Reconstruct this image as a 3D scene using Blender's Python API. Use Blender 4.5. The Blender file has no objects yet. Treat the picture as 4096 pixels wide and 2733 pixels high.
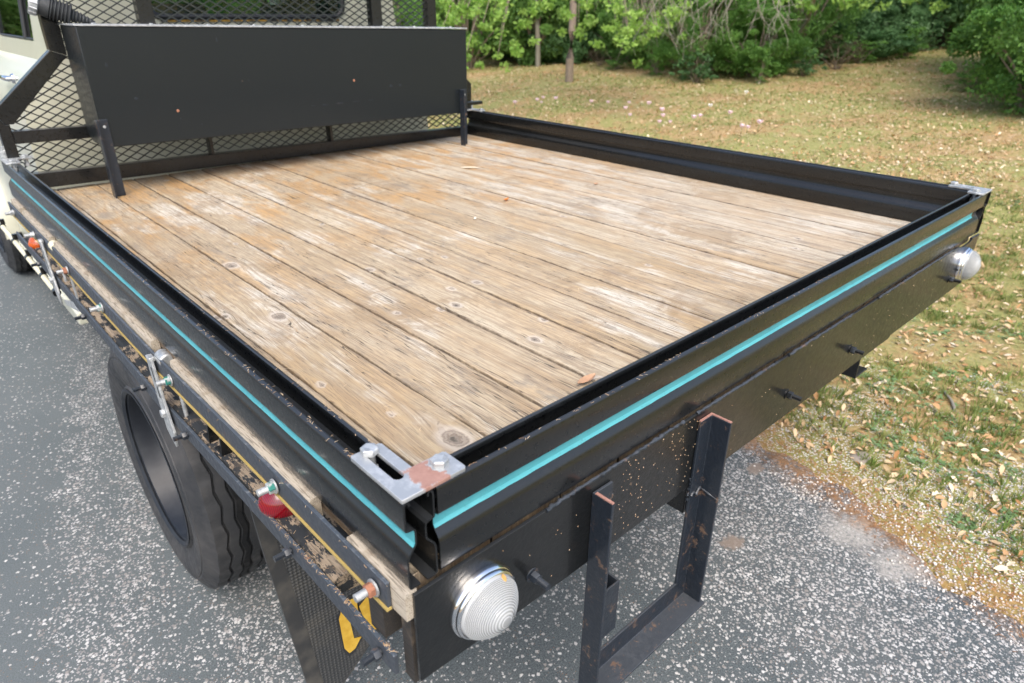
import bpy, bmesh, math, random
import numpy as np
from mathutils import Vector, Matrix
random.seed(7); RNG = np.random.default_rng(11)
R = math.radians
S = bpy.context.scene
COL = S.collection

# ------------------------------------------------------------------ camera, world, sun, exposure
cam_d = bpy.data.cameras.new('camera'); cam = bpy.data.objects.new('camera', cam_d); COL.objects.link(cam); S.camera = cam
ZR = 1.17                                   # height of the tray rail's top above the road
yaw, pitch, roll = 0.748364, -0.457997, 0.0072613
fwd = Vector((math.sin(yaw)*math.cos(pitch), math.cos(yaw)*math.cos(pitch), math.sin(pitch)))
rt = fwd.cross(Vector((0, 0, 1))).normalized(); up = rt.cross(fwd)
r2 = math.cos(roll)*rt + math.sin(roll)*up; u2 = -math.sin(roll)*rt + math.cos(roll)*up
cam.matrix_world = Matrix(((r2.x, u2.x, -fwd.x, -0.3388), (r2.y, u2.y, -fwd.y, -0.5579), (r2.z, u2.z, -fwd.z, 0.537+ZR), (0, 0, 0, 1)))
cam_d.sensor_width = 36; cam_d.lens = 2677.8/4096*36; cam_d.clip_start = 0.02; cam_d.clip_end = 600
cam_d.dof.use_dof = True; cam_d.dof.focus_distance = 1.35; cam_d.dof.aperture_fstop = 5.0
W = bpy.data.worlds.new('World'); S.world = W; W.use_nodes = True
wn = W.node_tree.nodes; sky = wn.new('ShaderNodeTexSky'); sky.sky_type = 'NISHITA'; sky.sun_disc = False
SUN_EL, SUN_AZ = R(52), R(215)
sky.sun_elevation = SUN_EL; sky.sun_rotation = SUN_AZ; sky.dust_density = 4.0; sky.air_density = 1.0; sky.ozone_density = 1.0
bg = wn['Background']; W.node_tree.links.new(sky.outputs[0], bg.inputs[0]); bg.inputs[1].default_value = 0.15
sd = bpy.data.lights.new('sun', 'SUN'); sd.energy = .8; sd.angle = R(40); sd.color = (1, .96, .90)
sun = bpy.data.objects.new('sun', sd); COL.objects.link(sun)
# sun_rotation is measured clockwise from +Y: the same direction for the lamp
sv = Vector((math.sin(SUN_AZ)*math.cos(SUN_EL), math.cos(SUN_AZ)*math.cos(SUN_EL), math.sin(SUN_EL)))
sun.rotation_euler = sv.to_track_quat('Z', 'Y').to_euler(); sun.location = sv*30
S.view_settings.view_transform = 'Standard'; S.view_settings.look = 'None'
S.view_settings.exposure = 1.24; S.view_settings.gamma = 1; S.view_settings.use_curve_mapping = False
S.render.engine = 'CYCLES'
S.cycles.max_bounces = 6; S.cycles.transparent_max_bounces = 12; S.cycles.caustics_reflective = False; S.cycles.caustics_refractive = False

# ------------------------------------------------------------------ node helpers
class NT:
    def __init__(s, name):
        s.m = bpy.data.materials.new(name); s.m.use_nodes = True; s.t = s.m.node_tree; s.b = s.t.nodes['Principled BSDF']
        s._pos = None
    def n(s, typ, **kw):
        nd = s.t.nodes.new(typ)
        for k, v in kw.items(): setattr(nd, k, v)
        return nd
    def put(s, sock, v):
        if v is None: return
        if hasattr(v, 'is_linked') or isinstance(v, bpy.types.NodeSocket): s.t.links.new(v, sock)
        else:
            if hasattr(sock.default_value, '__len__') and not hasattr(v, '__len__'): v = (v,)*len(sock.default_value)
            if hasattr(v, '__len__') and len(v) == 3 and len(sock.default_value) == 4: v = tuple(v)+(1,)
            sock.default_value = v
    def pos(s, scale=(1, 1, 1), rot=0, obj=False, off=None):
        if obj: src = s.n('ShaderNodeTexCoord').outputs['Object']
        else: src = s.n('ShaderNodeNewGeometry').outputs['Position']
        mp = s.n('ShaderNodeMapping'); s.t.links.new(src, mp.inputs[0]); mp.inputs['Scale'].default_value = scale; mp.inputs['Rotation'].default_value = (0, 0, rot)
        if off is not None: s.put(mp.inputs['Location'], off)
        return mp.outputs[0]
    def noise(s, vec, scale, detail=3, rough=.55, col=False, dist=0):
        nd = s.n('ShaderNodeTexNoise'); s.put(nd.inputs['Vector'], vec); nd.inputs['Scale'].default_value = scale
        nd.inputs['Detail'].default_value = detail; nd.inputs['Roughness'].default_value = rough; nd.inputs['Distortion'].default_value = dist
        return nd.outputs[1 if col else 0]
    def voro(s, vec, scale, feature='F1', out=0, rnd=1):
        nd = s.n('ShaderNodeTexVoronoi', feature=feature); s.put(nd.inputs['Vector'], vec); nd.inputs['Scale'].default_value = scale
        nd.inputs['Randomness'].default_value = rnd
        return nd.outputs[out] if out != 'n' else nd
    def math(s, op, a, b=None, c=None, clamp=False):
        nd = s.n('ShaderNodeMath', operation=op, use_clamp=clamp); s.put(nd.inputs[0], a); s.put(nd.inputs[1], b)
        if c is not None: s.put(nd.inputs[2], c)
        return nd.outputs[0]
    def ramp(s, f, a, b, lo=0., hi=1., smooth=True):
        nd = s.n('ShaderNodeMapRange'); nd.interpolation_type = 'SMOOTHSTEP' if smooth else 'LINEAR'
        s.put(nd.inputs[0], f); s.put(nd.inputs[1], a); s.put(nd.inputs[2], b); s.put(nd.inputs[3], lo); s.put(nd.inputs[4], hi)
        return nd.outputs[0]
    def mix(s, f, a, b, blend='MIX'):
        nd = s.n('ShaderNodeMix', data_type='RGBA', blend_type=blend); s.put(nd.inputs[0], f); s.put(nd.inputs[6], a); s.put(nd.inputs[7], b)
        return nd.outputs[2]
    def sep(s, v):
        nd = s.n('ShaderNodeSeparateXYZ'); s.put(nd.inputs[0], v); return nd.outputs
    def attr(s, name, out='Fac'):
        return s.n('ShaderNodeAttribute', attribute_name=name).outputs[out]
    def rnd(s): return s.n('ShaderNodeObjectInfo').outputs['Random']
    def bump(s, h, strength=.3, dist=.002, prev=None):
        nd = s.n('ShaderNodeBump'); s.put(nd.inputs['Height'], h); nd.inputs['Strength'].default_value = strength; nd.inputs['Distance'].default_value = dist
        if prev is not None: s.put(nd.inputs['Normal'], prev)
        return nd.outputs[0]
    def out(s, color=None, rough=None, metal=None, normal=None, **kw):
        s.put(s.b.inputs['Base Color'], color); s.put(s.b.inputs['Roughness'], rough); s.put(s.b.inputs['Metallic'], metal); s.put(s.b.inputs['Normal'], normal)
        for k, v in kw.items(): s.put(s.b.inputs[k], v)
        return s.m

M = {}
def black_paint(name, base, rough, dust=.25, bumpy=.06, lump=.0, coat=.5, rusty=0):
    t = NT(name); p = t.pos()
    big = t.noise(p, 5, 4); fine = t.noise(p, 90, 4, .65)
    d = t.math('MULTIPLY', t.ramp(big, .45, .75), t.ramp(fine, .4, .7))
    up_ = t.sep(t.n('ShaderNodeNewGeometry').outputs['Normal'])[2]
    d = t.math('MULTIPLY', t.math('ADD', t.math('MULTIPLY', d, .35), t.ramp(up_, .3, 1, 0, .8)), dust)
    c = t.mix(d, base, (.105, .115, .125))
    if rusty: c = t.mix(t.math('MULTIPLY', t.ramp(t.noise(p, 26, 6, .8), .56, .66), rusty), c, t.mix(fine, (.10, .05, .03), (.22, .15, .10)))
    sp = t.voro(p, 260); c = t.mix(t.math('MULTIPLY', t.ramp(sp, .11, .06), t.ramp(t.noise(p, 14, 3), .58, .76, 0, .4)), c, (.28, .23, .17))
    r = t.math('ADD', t.ramp(fine, .3, .7, rough-.05, rough+.1), t.math('MULTIPLY', d, .5))
    nb = t.bump(t.noise(p, 160, 3), bumpy, .001)
    if lump: nb = t.bump(t.noise(p, 34, 4, .6), lump, .004, nb)
    return t.out(c, r, 0, nb, **{'Specular IOR Level': .3, 'Coat Weight': coat, 'Coat Roughness': .14})
M['black'] = black_paint('satin_black_paint', (.0055, .0062, .0066), .3, .18, .04)
M['skirt'] = black_paint('thick_brushed_black_paint', (.0055, .0062, .0066), .34, .18, .3, .42)
M['bluish'] = black_paint('weathered_blue_black_paint', (.014, .019, .027), .38, .42, .4, .45, .4, .75)
M['box'] = black_paint('toolbox_black_paint', (.009, .012, .0135), .36, .06, .03, 0, .15)

t = NT('weathered_edge_paint'); p = t.pos()                                   # flat bars: paint worn to rust and bare steel along the top
c = t.mix(t.ramp(t.noise(p, 60, 5, .7), .52, .7), (.06, .075, .095), (.16, .18, .20))
c = t.mix(t.ramp(t.noise(p, 22, 5, .75), .62, .74), c, (.30, .15, .08))
up_ = t.sep(t.n('ShaderNodeNewGeometry').outputs['Normal'])[2]
c = t.mix(t.ramp(up_, .3, .8, .85, 0), c, (.040, .047, .058))
M['bar'] = t.out(c, t.ramp(t.noise(p, 60, 3), .3, .7, .4, .65), .0, t.bump(t.noise(p, 120, 4), .3, .0015))

t = NT('galvanised_steel'); p = t.pos()
v = t.voro(p, 120, out='n'); cell = t.sep(v.outputs[1])[0]
c = t.mix(cell, (.34, .36, .37), (.50, .52, .52)); c = t.mix(t.ramp(t.noise(p, 45, 5, .7), .5, .75), c, (.72, .73, .72))
c = t.mix(t.ramp(t.noise(p, 200, 3, .7), .6, .8, 0, .5), c, (.25, .26, .26))
M['galv'] = t.out(c, t.ramp(t.noise(p, 70, 3), .3, .7, .38, .6), .55, t.bump(t.noise(p, 160, 4), .18, .001))
t = NT('galvanised_plate_with_rust'); p = t.pos()
c2 = t.mix(t.ramp(t.noise(p, 45, 5, .7), .45, .75), (.40, .42, .43), (.62, .63, .62))
s_ = t.sep(p); nz = t.math('MULTIPLY', t.math('SUBTRACT', t.noise(p, 60, 4, .7), .5), .035)
dx = t.math('ABSOLUTE', t.math('SUBTRACT', s_[0], .053)); dy = t.math('ABSOLUTE', t.math('SUBTRACT', s_[1], .022))
rr = t.math('ADD', t.math('MAXIMUM', t.math('MULTIPLY', dx, 1.15), t.math('MULTIPLY', dy, .85)), nz)
near = t.math('MULTIPLY', t.ramp(rr, .026, .020), 1)
db = t.math('SQRT', t.math('ADD', t.math('POWER', t.math('SUBTRACT', s_[0], .080), 2), t.math('POWER', t.math('SUBTRACT', s_[1], .030), 2)))
near = t.math('MULTIPLY', near, t.ramp(t.math('ADD', db, nz), .013, .016))
rust = t.mix(t.noise(p, 90, 4, .7), (.20, .10, .075), (.40, .235, .19))
rough_ = t.math('ADD', t.math('MULTIPLY', near, .3), .42)
M['plate'] = t.out(t.mix(near, c2, rust), rough_, t.math('SUBTRACT', .5, t.math('MULTIPLY', near, .5)), t.bump(t.noise(p, 140, 4), .25, .001))
t = NT('rusty_nut'); p = t.pos()
M['rust'] = t.out(t.mix(t.noise(p, 150, 4), (.18, .07, .04), (.42, .19, .11)), .75, 0, t.bump(t.noise(p, 300, 4), .4, .001))
t = NT('rusty_cut_edge'); p = t.pos()
M['rustedge'] = t.out(t.mix(t.noise(p, 120, 4), (.20, .10, .08), (.45, .24, .19)), .7, 0)
t = NT('turquoise_paint'); p = t.pos()
M['teal'] = t.out(t.mix(t.math('MULTIPLY', t.ramp(t.noise(p, 60, 5, .7), .55, .75), .5), t.mix(t.ramp(t.noise(p, 12, 4), .3, .7), (.065, .31, .355), (.085, .37, .41)), (.04, .10, .11)), .45, 0, t.bump(t.noise(p, 80, 3), .08, .001))
t = NT('worn_green_paint'); p = t.pos()
M['green'] = t.out(t.mix(t.ramp(t.noise(p, 90, 4), .45, .6), (.42, .45, .44), (.02, .17, .14)), .5, .2)
t = NT('yellow_paint'); M['yellow'] = t.out((.42, .31, .10), .55, 0)
t = NT('chrome'); p = t.pos(); M['chrome'] = t.out((.75, .76, .77), t.ramp(t.noise(p, 60, 3), .3, .7, .05, .14), 1, t.bump(t.noise(p, 25, 3), .06, .002))
t = NT('cream_paint'); p = t.pos()
M['cream'] = t.out(t.mix(t.ramp(t.noise(p, 3, 4), .35, .7), (.53, .53, .42), (.58, .585, .48)), .3, 0, **{'Coat Weight': .4, 'Coat Roughness': .1})
t = NT('cream_pipe_paint'); M['creampipe'] = t.out((.62, .60, .45), .45, 0)
t = NT('window_rubber'); M['rubberseal'] = t.out((.02, .022, .025), .4, 0)
t = NT('yellowed_trim'); p = t.pos(); M['trim'] = t.out(t.mix(t.ramp(t.noise(p, 25, 3), .45, .6), (.40, .23, .03), (.03, .03, .03)), .5, 0)
t = NT('window_glass')
tr = t.n('ShaderNodeBsdfTransparent'); tr.inputs[0].default_value = (.62, .72, .66, 1); gl = t.n('ShaderNodeBsdfGlossy'); gl.inputs['Roughness'].default_value = .02
fr = t.n('ShaderNodeFresnel'); fr.inputs[0].default_value = 1.5; mx = t.n('ShaderNodeMixShader'); t.t.links.new(fr.outputs[0], mx.inputs[0]); t.t.links.new(tr.outputs[0], mx.inputs[1]); t.t.links.new(gl.outputs[0], mx.inputs[2])
t.t.links.new(mx.outputs[0], t.t.nodes['Material Output'].inputs[0]); M['glass'] = t.m
t = NT('grey_seat_vinyl'); M['seat'] = t.out((.09, .095, .10), .6, 0)
def rubber(name, base, dust):
    t = NT(name); p = t.pos(); c = t.mix(t.math('MULTIPLY', t.ramp(t.noise(p, 7, 5, .65), .35, .75), dust), base, (.105, .10, .095))
    return t.out(c, t.ramp(t.noise(p, 40, 3), .3, .7, .5, .75), 0, t.bump(t.noise(p, 120, 4), .15, .002))
M['tyre'] = rubber('tyre_rubber', (.021, .023, .026), .45)
M['rubber'] = rubber('moulded_rubber', (.02, .024, .027), .25)
t = NT('painted_wheel_steel'); p = t.pos(); M['rim'] = t.out(t.mix(t.ramp(t.noise(p, 9, 4), .4, .7), (.010, .013, .019), (.026, .030, .036)), .5, 0)
t = NT('dimpled_rubber_flap'); p = t.pos((1, 1, 1), 0)
s_ = t.sep(p); sx = t.math('SINE', t.math('MULTIPLY', t.math('ADD', s_[0], s_[2]), 330)); sy = t.math('SINE', t.math('MULTIPLY', t.math('SUBTRACT', s_[0], s_[2]), 330))
dm = t.math('MULTIPLY', sx, sy)
c = t.mix(t.ramp(dm, -.2, .6), (.026, .028, .030), (.062, .063, .062)); c = t.mix(t.ramp(t.noise(p, 9, 4), .4, .7, 0, .5), c, (.085, .078, .065))
M['flap'] = t.out(c, .6, 0, t.bump(dm, .6, .002))
t = NT('flap_border_rubber'); p = t.pos(); M['flapb'] = t.out(t.mix(t.ramp(t.noise(p, 14, 5), .4, .7), (.026, .027, .028), (.07, .066, .058)), .6, 0)
t = NT('flap_yellow'); p = t.pos(); M['flapy'] = t.out(t.mix(t.ramp(t.noise(p, 40, 4), .3, .7), (.50, .29, .025), (.62, .40, .06)), .55, 0)
t = NT('mesh_black'); M['mesh'] = t.out((.012, .016, .014), .4, 0)

# lamp lens: ribbed clear plastic over a bright reflector
def lens(name, colr, tr_=.35):
    t = NT(name); groove_shade = t.attr('rib'); p = t.pos(); colr = t.mix(t.ramp(groove_shade, .3, .7, 0, .8), colr, tuple(x*.50 for x in colr))  # shade in the grooves between ribs is put into the lens colour
    return t.out(colr, .12, 0, None, **{'Transmission Weight': tr_, 'IOR': 1.45, 'Coat Weight': .6, 'Coat Roughness': .05, 'Subsurface Weight': .0})
M['lensclear'] = lens('clear_ribbed_lens', (.72, .75, .76), .45)
M['lensred'] = lens('red_ribbed_lens', (.24, .004, .012), .1)
M['lensorange'] = lens('orange_lens', (.72, .13, .02), .2)
t = NT('lens_stain'); M['stain'] = t.out((.62, .35, .10), .35, 0)

# deck timber ------------------------------------------------------
t = NT('weathered_deck_timber')
wp = t.pos(); rn = t.rnd(); sx, sy, sz = t.sep(wp)
cw = t.noise(wp, 2.1, 5, .6, dist=.4); g = t.attr('grain'); kd = t.math('ADD', t.attr('knot'), t.math('MULTIPLY', t.math('SUBTRACT', t.noise(wp, 55, 3, .6), .5), .55))
def cxyz(a, b, c_):
    nd = t.n('ShaderNodeCombineXYZ'); t.put(nd.inputs[0], a); t.put(nd.inputs[1], b); t.put(nd.inputs[2], c_); return nd.outputs[0]
seed = t.math('MULTIPLY', rn, 60)
gv = cxyz(t.math('MULTIPLY', g, 1), t.math('MULTIPLY', sy, .035), seed)
gv2 = cxyz(g, t.math('MULTIPLY', sy, .010), seed)
big = t.noise(cxyz(t.math('MULTIPLY', sx, 5), t.math('MULTIPLY', sy, 1.7), seed), 1, 5, .6)
big2 = t.noise(cxyz(t.math('MULTIPLY', sx, 9), t.math('MULTIPLY', sy, 3.3), t.math('ADD', seed, 9)), 1, 5, .65, dist=.6)
white = t.noise(cxyz(t.math('MULTIPLY', sx, 11), t.math('MULTIPLY', sy, 1.6), t.math('ADD', seed, 21)), 1, 5, .65)
ring = t.noise(gv2, 130, 3, .6)
fine = t.noise(gv, 520, 4, .65)
fine2 = t.noise(gv, 1200, 2, .6)
c = t.mix(t.ramp(big, .34, .62), (.44, .345, .212), (.55, .47, .335))
c = t.mix(t.ramp(rn, 0, 1, 0, .45, False), c, (.36, .275, .165)); c = t.mix(t.ramp(t.math('ADD', sx, t.math('MULTIPLY', big, .8)), 1.6, 2.4, 0, .38), c, (.62, .58, .49))
orange = t.math('MULTIPLY', t.ramp(big2, .42, .62), t.ramp(t.math('ADD', sy, t.math('MULTIPLY', big, 1.4)), 1.5, 2.8, .30, 1))
c = t.mix(t.math('MULTIPLY', orange, .85), c, (.48, .265, .075))
# dark wet brown along the headboard
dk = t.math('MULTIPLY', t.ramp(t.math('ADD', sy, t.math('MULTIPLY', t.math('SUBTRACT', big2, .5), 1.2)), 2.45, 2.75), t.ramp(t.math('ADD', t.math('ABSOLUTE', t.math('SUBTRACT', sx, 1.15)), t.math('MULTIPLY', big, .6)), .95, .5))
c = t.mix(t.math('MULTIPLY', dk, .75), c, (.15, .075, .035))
c = t.mix(t.ramp(t.math('ADD', t.math('MULTIPLY', white, .55), t.math('MULTIPLY', cw, .45)), .505, .60, 0, .80), c, (.66, .63, .535))
c = t.mix(t.math('MULTIPLY', t.ramp(t.noise(wp, 5.5, 6, .7, dist=.5), .50, .60), t.ramp(t.noise(wp, 3.3, 3), .45, .62, 0, .6)), c, (.30, .205, .105))
grey = t.noise(cxyz(t.math('MULTIPLY', sx, 16), t.math('MULTIPLY', sy, 6), t.math('ADD', seed, 40)), 1, 6, .75)
c = t.mix(t.ramp(grey, .53, .68, 0, .75), c, (.24, .215, .175))
c = t.mix(t.ramp(ring, .36, .60, .55, 0), c, (.26, .185, .115))
c = t.mix(t.ramp(fine, .40, .50, .6, 0), c, (.17, .125, .085))
c = t.mix(t.ramp(fine2, .35, .6, .25, 0), c, (.25, .2, .15))
crk = t.math('MULTIPLY', t.ramp(t.math('ABSOLUTE', t.math('SUBTRACT', t.noise(gv, 85, 2, .5), .5)), .013, .002), t.ramp(t.noise(cxyz(t.math('MULTIPLY', sx, 18), t.math('MULTIPLY', sy, 2.2), t.math('ADD', seed, 3)), 1, 2), .47, .56))
c = t.mix(t.math('MULTIPLY', crk, .9), c, (.055, .042, .03))
# knots: pale halo, rings, dark core
c = t.mix(t.ramp(kd, 1.9, 1.1, 0, .5), c, (.55, .50, .43))
kn = t.noise(wp, 230, 3)
c = t.mix(t.math('MULTIPLY', t.ramp(kd, 1.15, .85), t.ramp(t.math('SINE', t.math('MULTIPLY', t.math('ADD', kd, t.math('MULTIPLY', kn, .5)), 17)), -1, 1, .50, .90)), c, t.mix(kn, (.11, .085, .06), (.24, .19, .145)))
c = t.mix(t.ramp(t.math('ADD', kd, t.math('MULTIPLY', kn, .5)), .85, .50, 0, .85), c, (.075, .065, .05))
edge = t.attr('edge')
c = t.mix(t.ramp(t.math('ADD', edge, t.math('MULTIPLY', t.noise(wp, 40, 4, .7), .006)), .0022, .0058, .75, 0), c, (.075, .052, .035))
c = t.mix(t.ramp(t.voro(wp, 90), .10, .05, 0, t.ramp(t.noise(wp, 6, 3), .5, .65, 0, .7)), c, (.12, .08, .05))
hgt = t.math('ADD', t.math('MULTIPLY', ring, .5), t.math('MULTIPLY', fine, .5)); hgt = t.math('SUBTRACT', hgt, t.math('MULTIPLY', crk, .8))
M['deck'] = t.out(c, .82, 0, t.bump(hgt, .55, .0025))

# other timber (rail under the tray, packing strips)
def timber(name, a, b, paint=None, thr=.52):
    t = NT(name); p = t.pos((1, .06, 1)); q = t.pos()
    c = t.mix(t.noise(p, 120, 5, .65), a, b); c = t.mix(t.ramp(t.noise(p, 420, 3), .35, .5, .6, 0), c, (.05, .038, .028))
    if paint: c = t.mix(t.ramp(t.noise(t.pos((1, .3, 1)), 45, 6, .75), thr, thr+.03), c, paint)
    c = t.mix(t.ramp(t.noise(q, 18, 4), .55, .7, 0, .5), c, (.2, .15, .1))
    return t.out(c, .8, 0, t.bump(t.noise(p, 300, 4), .5, .002))
M['pack'] = timber('pale_packing_timber', (.34, .29, .22), (.47, .42, .34))
M['beam'] = timber('flaking_timber', (.20, .15, .105), (.44, .36, .26), (.022, .026, .03), .47)
M['rot'] = timber('blackened_timber', (.012, .012, .012), (.034, .030, .026), (.13, .10, .07), .70)

# road --------------------------------------------------------------
t = NT('asphalt_with_white_chips'); p = t.pos(); sx, sy, sz = t.sep(p)
u = t.math('SUBTRACT', sx, t.math('MULTIPLY', sy, .25))
n1 = t.noise(p, 2.2, 4); n2 = t.noise(p, 9, 5, .65)
un = t.math('ADD', u, t.math('MULTIPLY', t.math('SUBTRACT', n2, .5), .42))
base = t.mix(t.ramp(t.noise(p, 210, 4, .8), .36, .64), (.030, .041, .045), (.125, .146, .152))
base = t.mix(t.ramp(n1, .35, .7, 0, .35), base, (.14, .15, .15))
base = t.mix(t.ramp(u, .2, -.75, 0, .40), base, (.135, .155, .157))
wb = t.n('ShaderNodeVectorMath', operation='SCALE'); t.put(wb.inputs[0], t.noise(p, 170, 2, .6, True)); wb.inputs['Scale'].default_value = .012; wob = wb.outputs[0]
def chips(scale, dens, off):
    vm = t.n('ShaderNodeVectorMath', operation='ADD'); t.put(vm.inputs[0], t.pos((1, 1, 1), off)); t.put(vm.inputs[1], wob); v = t.voro(vm.outputs[0], scale, out='n'); rnd_ = t.sep(v.outputs[1])[0]
    return t.math('MULTIPLY', t.ramp(v.outputs[0], .40, .30), t.math('LESS_THAN', rnd_, dens)), t.sep(v.outputs[1])[1]
band = t.math('MULTIPLY', t.ramp(un, -.80, -.68), t.ramp(un, .15, -.15, .32, 1))            # chips thrown out along the wheel track
vr = t.math('ADD', sy, t.math('MULTIPLY', sx, .25)); nst = t.n('ShaderNodeCombineXYZ'); t.put(nst.inputs[0], t.math('MULTIPLY', u, 6.5)); t.put(nst.inputs[1], t.math('MULTIPLY', vr, .7)); band = t.math('MULTIPLY', band, t.ramp(t.noise(nst.outputs[0], 1, 3, .6), .42, .55, .50, 1.25)); band = t.math('MAXIMUM', band, t.math('MULTIPLY', t.ramp(t.math('ABSOLUTE', t.math('ADD', un, .68)), .09, .03), .95))
right = t.ramp(un, .8, 1.80, .12, 1.25)
dens = t.math('ADD', t.math('MULTIPLY', band, t.ramp(n2, .3, .7, .40, .85)), t.math('MULTIPLY', right, t.ramp(n2, .3, .65, .8, 1.2))); dens = t.math('ADD', dens, .012)
c1, r1 = chips(66, t.math('MULTIPLY', dens, .85), .3); c3, r3 = chips(110, t.math('MULTIPLY', dens, .85), 1.1)
ch = t.math('MAXIMUM', c1, c3)
cc = t.mix(r1, (.24, .225, .21), (.60, .59, .57))
brown = t.math('MULTIPLY', t.ramp(t.voro(t.pos((1, 2.1, 1), .8), 60), .17, .10), t.ramp(t.noise(p, 5, 3), .42, .6))
base = t.mix(t.math('MULTIPLY', brown, .8), base, (.26, .12, .05))
# sandy washouts near the verge
def blob(x, y, r):
    d = t.math('SQRT', t.math('ADD', t.math('POWER', t.math('SUBTRACT', sx, x), 2), t.math('POWER', t.math('SUBTRACT', sy, y), 2)))
    return t.ramp(t.math('ADD', d, t.math('MULTIPLY', t.math('SUBTRACT', n2, .5), .30)), r, r*.3)
sand = t.math('MAXIMUM', blob(1.87, -.02, .15), blob(1.84, -.20, .14))
mud = t.math('MAXIMUM', blob(1.508, .256, .05), blob(1.977, .404, .035))
c = t.mix(ch, base, cc)
c = t.mix(t.math('MULTIPLY', sand, t.ramp(t.noise(p, 90, 3), .3, .6, .25, .9)), c, t.mix(t.noise(p, 240, 3), (.20, .19, .17), (.52, .50, .46)))
c = t.mix(t.math('MULTIPLY', mud, .85), c, (.24, .19, .15))
c = t.mix(t.ramp(t.math('ADD', u, t.math('MULTIPLY', n2, .16)), 1.94, 2.10, 0, t.ramp(t.noise(p, 16, 4, .7), .42, .56, .15, .85)), c, t.mix(t.noise(p, 120, 4), (.16, .08, .03), (.40, .22, .09)))
M['road'] = t.out(c, .8, 0, t.bump(t.math('ADD', t.math('MULTIPLY', ch, .8), t.noise(p, 260, 3)), .6, .003))

# ground --------------------------------------------------------------
t = NT('leaf_litter_and_grass_ground'); p = t.pos(); sx, sy, sz = t.sep(p)
u = t.math('SUBTRACT', sx, t.math('MULTIPLY', sy, .25))
n1 = t.noise(p, .8, 5, .65); n2 = t.noise(p, 4.5, 5, .65); n3 = t.noise(p, 38, 4, .7)
c = t.mix(t.ramp(n3, .3, .7), (.18, .10, .035), (.46, .31, .15))
c = t.mix(t.ramp(t.math('ADD', t.math('MULTIPLY', n1, .6), t.math('MULTIPLY', n2, .4)), .41, .55, .12, .76), c, t.mix(t.noise(p, 60, 4, .7), (.11, .16, .035), (.31, .32, .10)))
v = t.voro(t.pos((1, 1.7, 1), .5), 21, out='n'); ll = t.math('MULTIPLY', t.ramp(v.outputs[0], .36, .28), t.math('LESS_THAN', t.sep(v.outputs[1])[0], .55))
c = t.mix(t.math('MULTIPLY', ll, t.ramp(u, 4, 9, 0, .85)), c, t.mix(t.sep(v.outputs[1])[1], (.42, .24, .12), (.58, .47, .34)))
gr = t.math('MULTIPLY', t.ramp(t.voro(p, 95), .45, .32), t.ramp(t.math('ADD', n2, t.ramp(u, 3.2, 2.1, 0, .18)), .52, .62))
c = t.mix(t.math('MULTIPLY', gr, t.ramp(u, 4.2, 3.0, 0, .95)), c, (.62, .60, .57))
c = t.mix(t.ramp(t.math('ADD', u, t.math('MULTIPLY', t.math('SUBTRACT', n2, .3), .7)), 2.34, 2.05, 0, .6), c, t.mix(n3, (.18, .08, .025), (.46, .23, .08)))
M['ground'] = t.out(c, .9, 0, t.bump(t.math('ADD', n3, t.math('MULTIPLY', gr, .5)), .6, .012))

def leafmat(name, a, b, var=1.2, trans=.45, attr=True):
    t = NT(name); p = t.pos(); 
    f = t.attr('lv') if attr else t.noise(p, 7, 2)
    c = t.mix(f, a, b); c = t.mix(t.ramp(t.noise(p, var, 3), .35, .65, 0, .55), c, tuple(x*.55 for x in a))
    t.out(c, .5, 0); t.b.inputs['Specular IOR Level'].default_value = .35
    tl = t.n('ShaderNodeBsdfTranslucent'); t.put(tl.inputs[0], c); mx = t.n('ShaderNodeMixShader'); mx.inputs[0].default_value = trans
    t.t.links.new(t.b.outputs[0], mx.inputs[1]); t.t.links.new(tl.outputs[0], mx.inputs[2]); t.t.links.new(mx.outputs[0], t.t.nodes['Material Output'].inputs[0])
    return t.m
M['lf_dark'] = leafmat('dark_shrub_leaves', (.10, .22, .05), (.25, .43, .11))
M['lf_mid'] = leafmat('cedar_foliage', (.10, .245, .05), (.26, .47, .11))
M['lf_blue'] = leafmat('bluish_shrub_leaves', (.08, .19, .07), (.19, .35, .14))
M['lf_yel'] = leafmat('young_oak_leaves', (.22, .42, .06), (.46, .66, .17))
M['lf_brown'] = leafmat('browned_undergrowth', (.09, .075, .05), (.17, .14, .09))
M['grass'] = leafmat('grass_blades', (.17, .29, .05), (.47, .42, .18))
M['weed'] = leafmat('low_weeds', (.22, .38, .14), (.38, .52, .28))
t = NT('dry_leaves'); f = t.attr('lv'); c = t.mix(t.ramp(f, 0, .6), (.36, .18, .065), (.56, .41, .24)); c = t.mix(t.ramp(f, .6, 1), c, (.70, .60, .45)); M['dry'] = t.out(c, .7, 0)
t = NT('straw'); f = t.attr('lv'); M['straw'] = t.out(t.mix(f, (.30, .17, .08), (.60, .46, .30)), .7, 0)
t = NT('brown_needles'); f = t.attr('lv'); M['mulch'] = t.out(t.mix(f, (.18, .075, .025), (.50, .25, .09)), .8, 0)
t = NT('gravel'); f = t.attr('lv'); M['gravel'] = t.out(t.mix(f, (.30, .26, .22), (.74, .71, .67)), .7, 0)
t = NT('bark'); p = t.pos((1, 1, .25)); M['bark'] = t.out(t.mix(t.noise(p, 30, 5, .7), (.13, .095, .07), (.33, .27, .21)), .85, 0, t.bump(t.noise(p, 50, 4), .6, .01))
t = NT('grey_twigs'); M['twig'] = t.out((.24, .225, .18), .85, 0)
t = NT('pink_petals'); M['pink'] = t.out((.80, .60, .70), .5, 0, None, **{'Subsurface Weight': 0})
t = NT('white_petals'); M['whitep'] = t.out((.82, .80, .78), .5, 0)
t = NT('flower_stem'); M['stem'] = t.out((.12, .22, .05), .6, 0)
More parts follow.
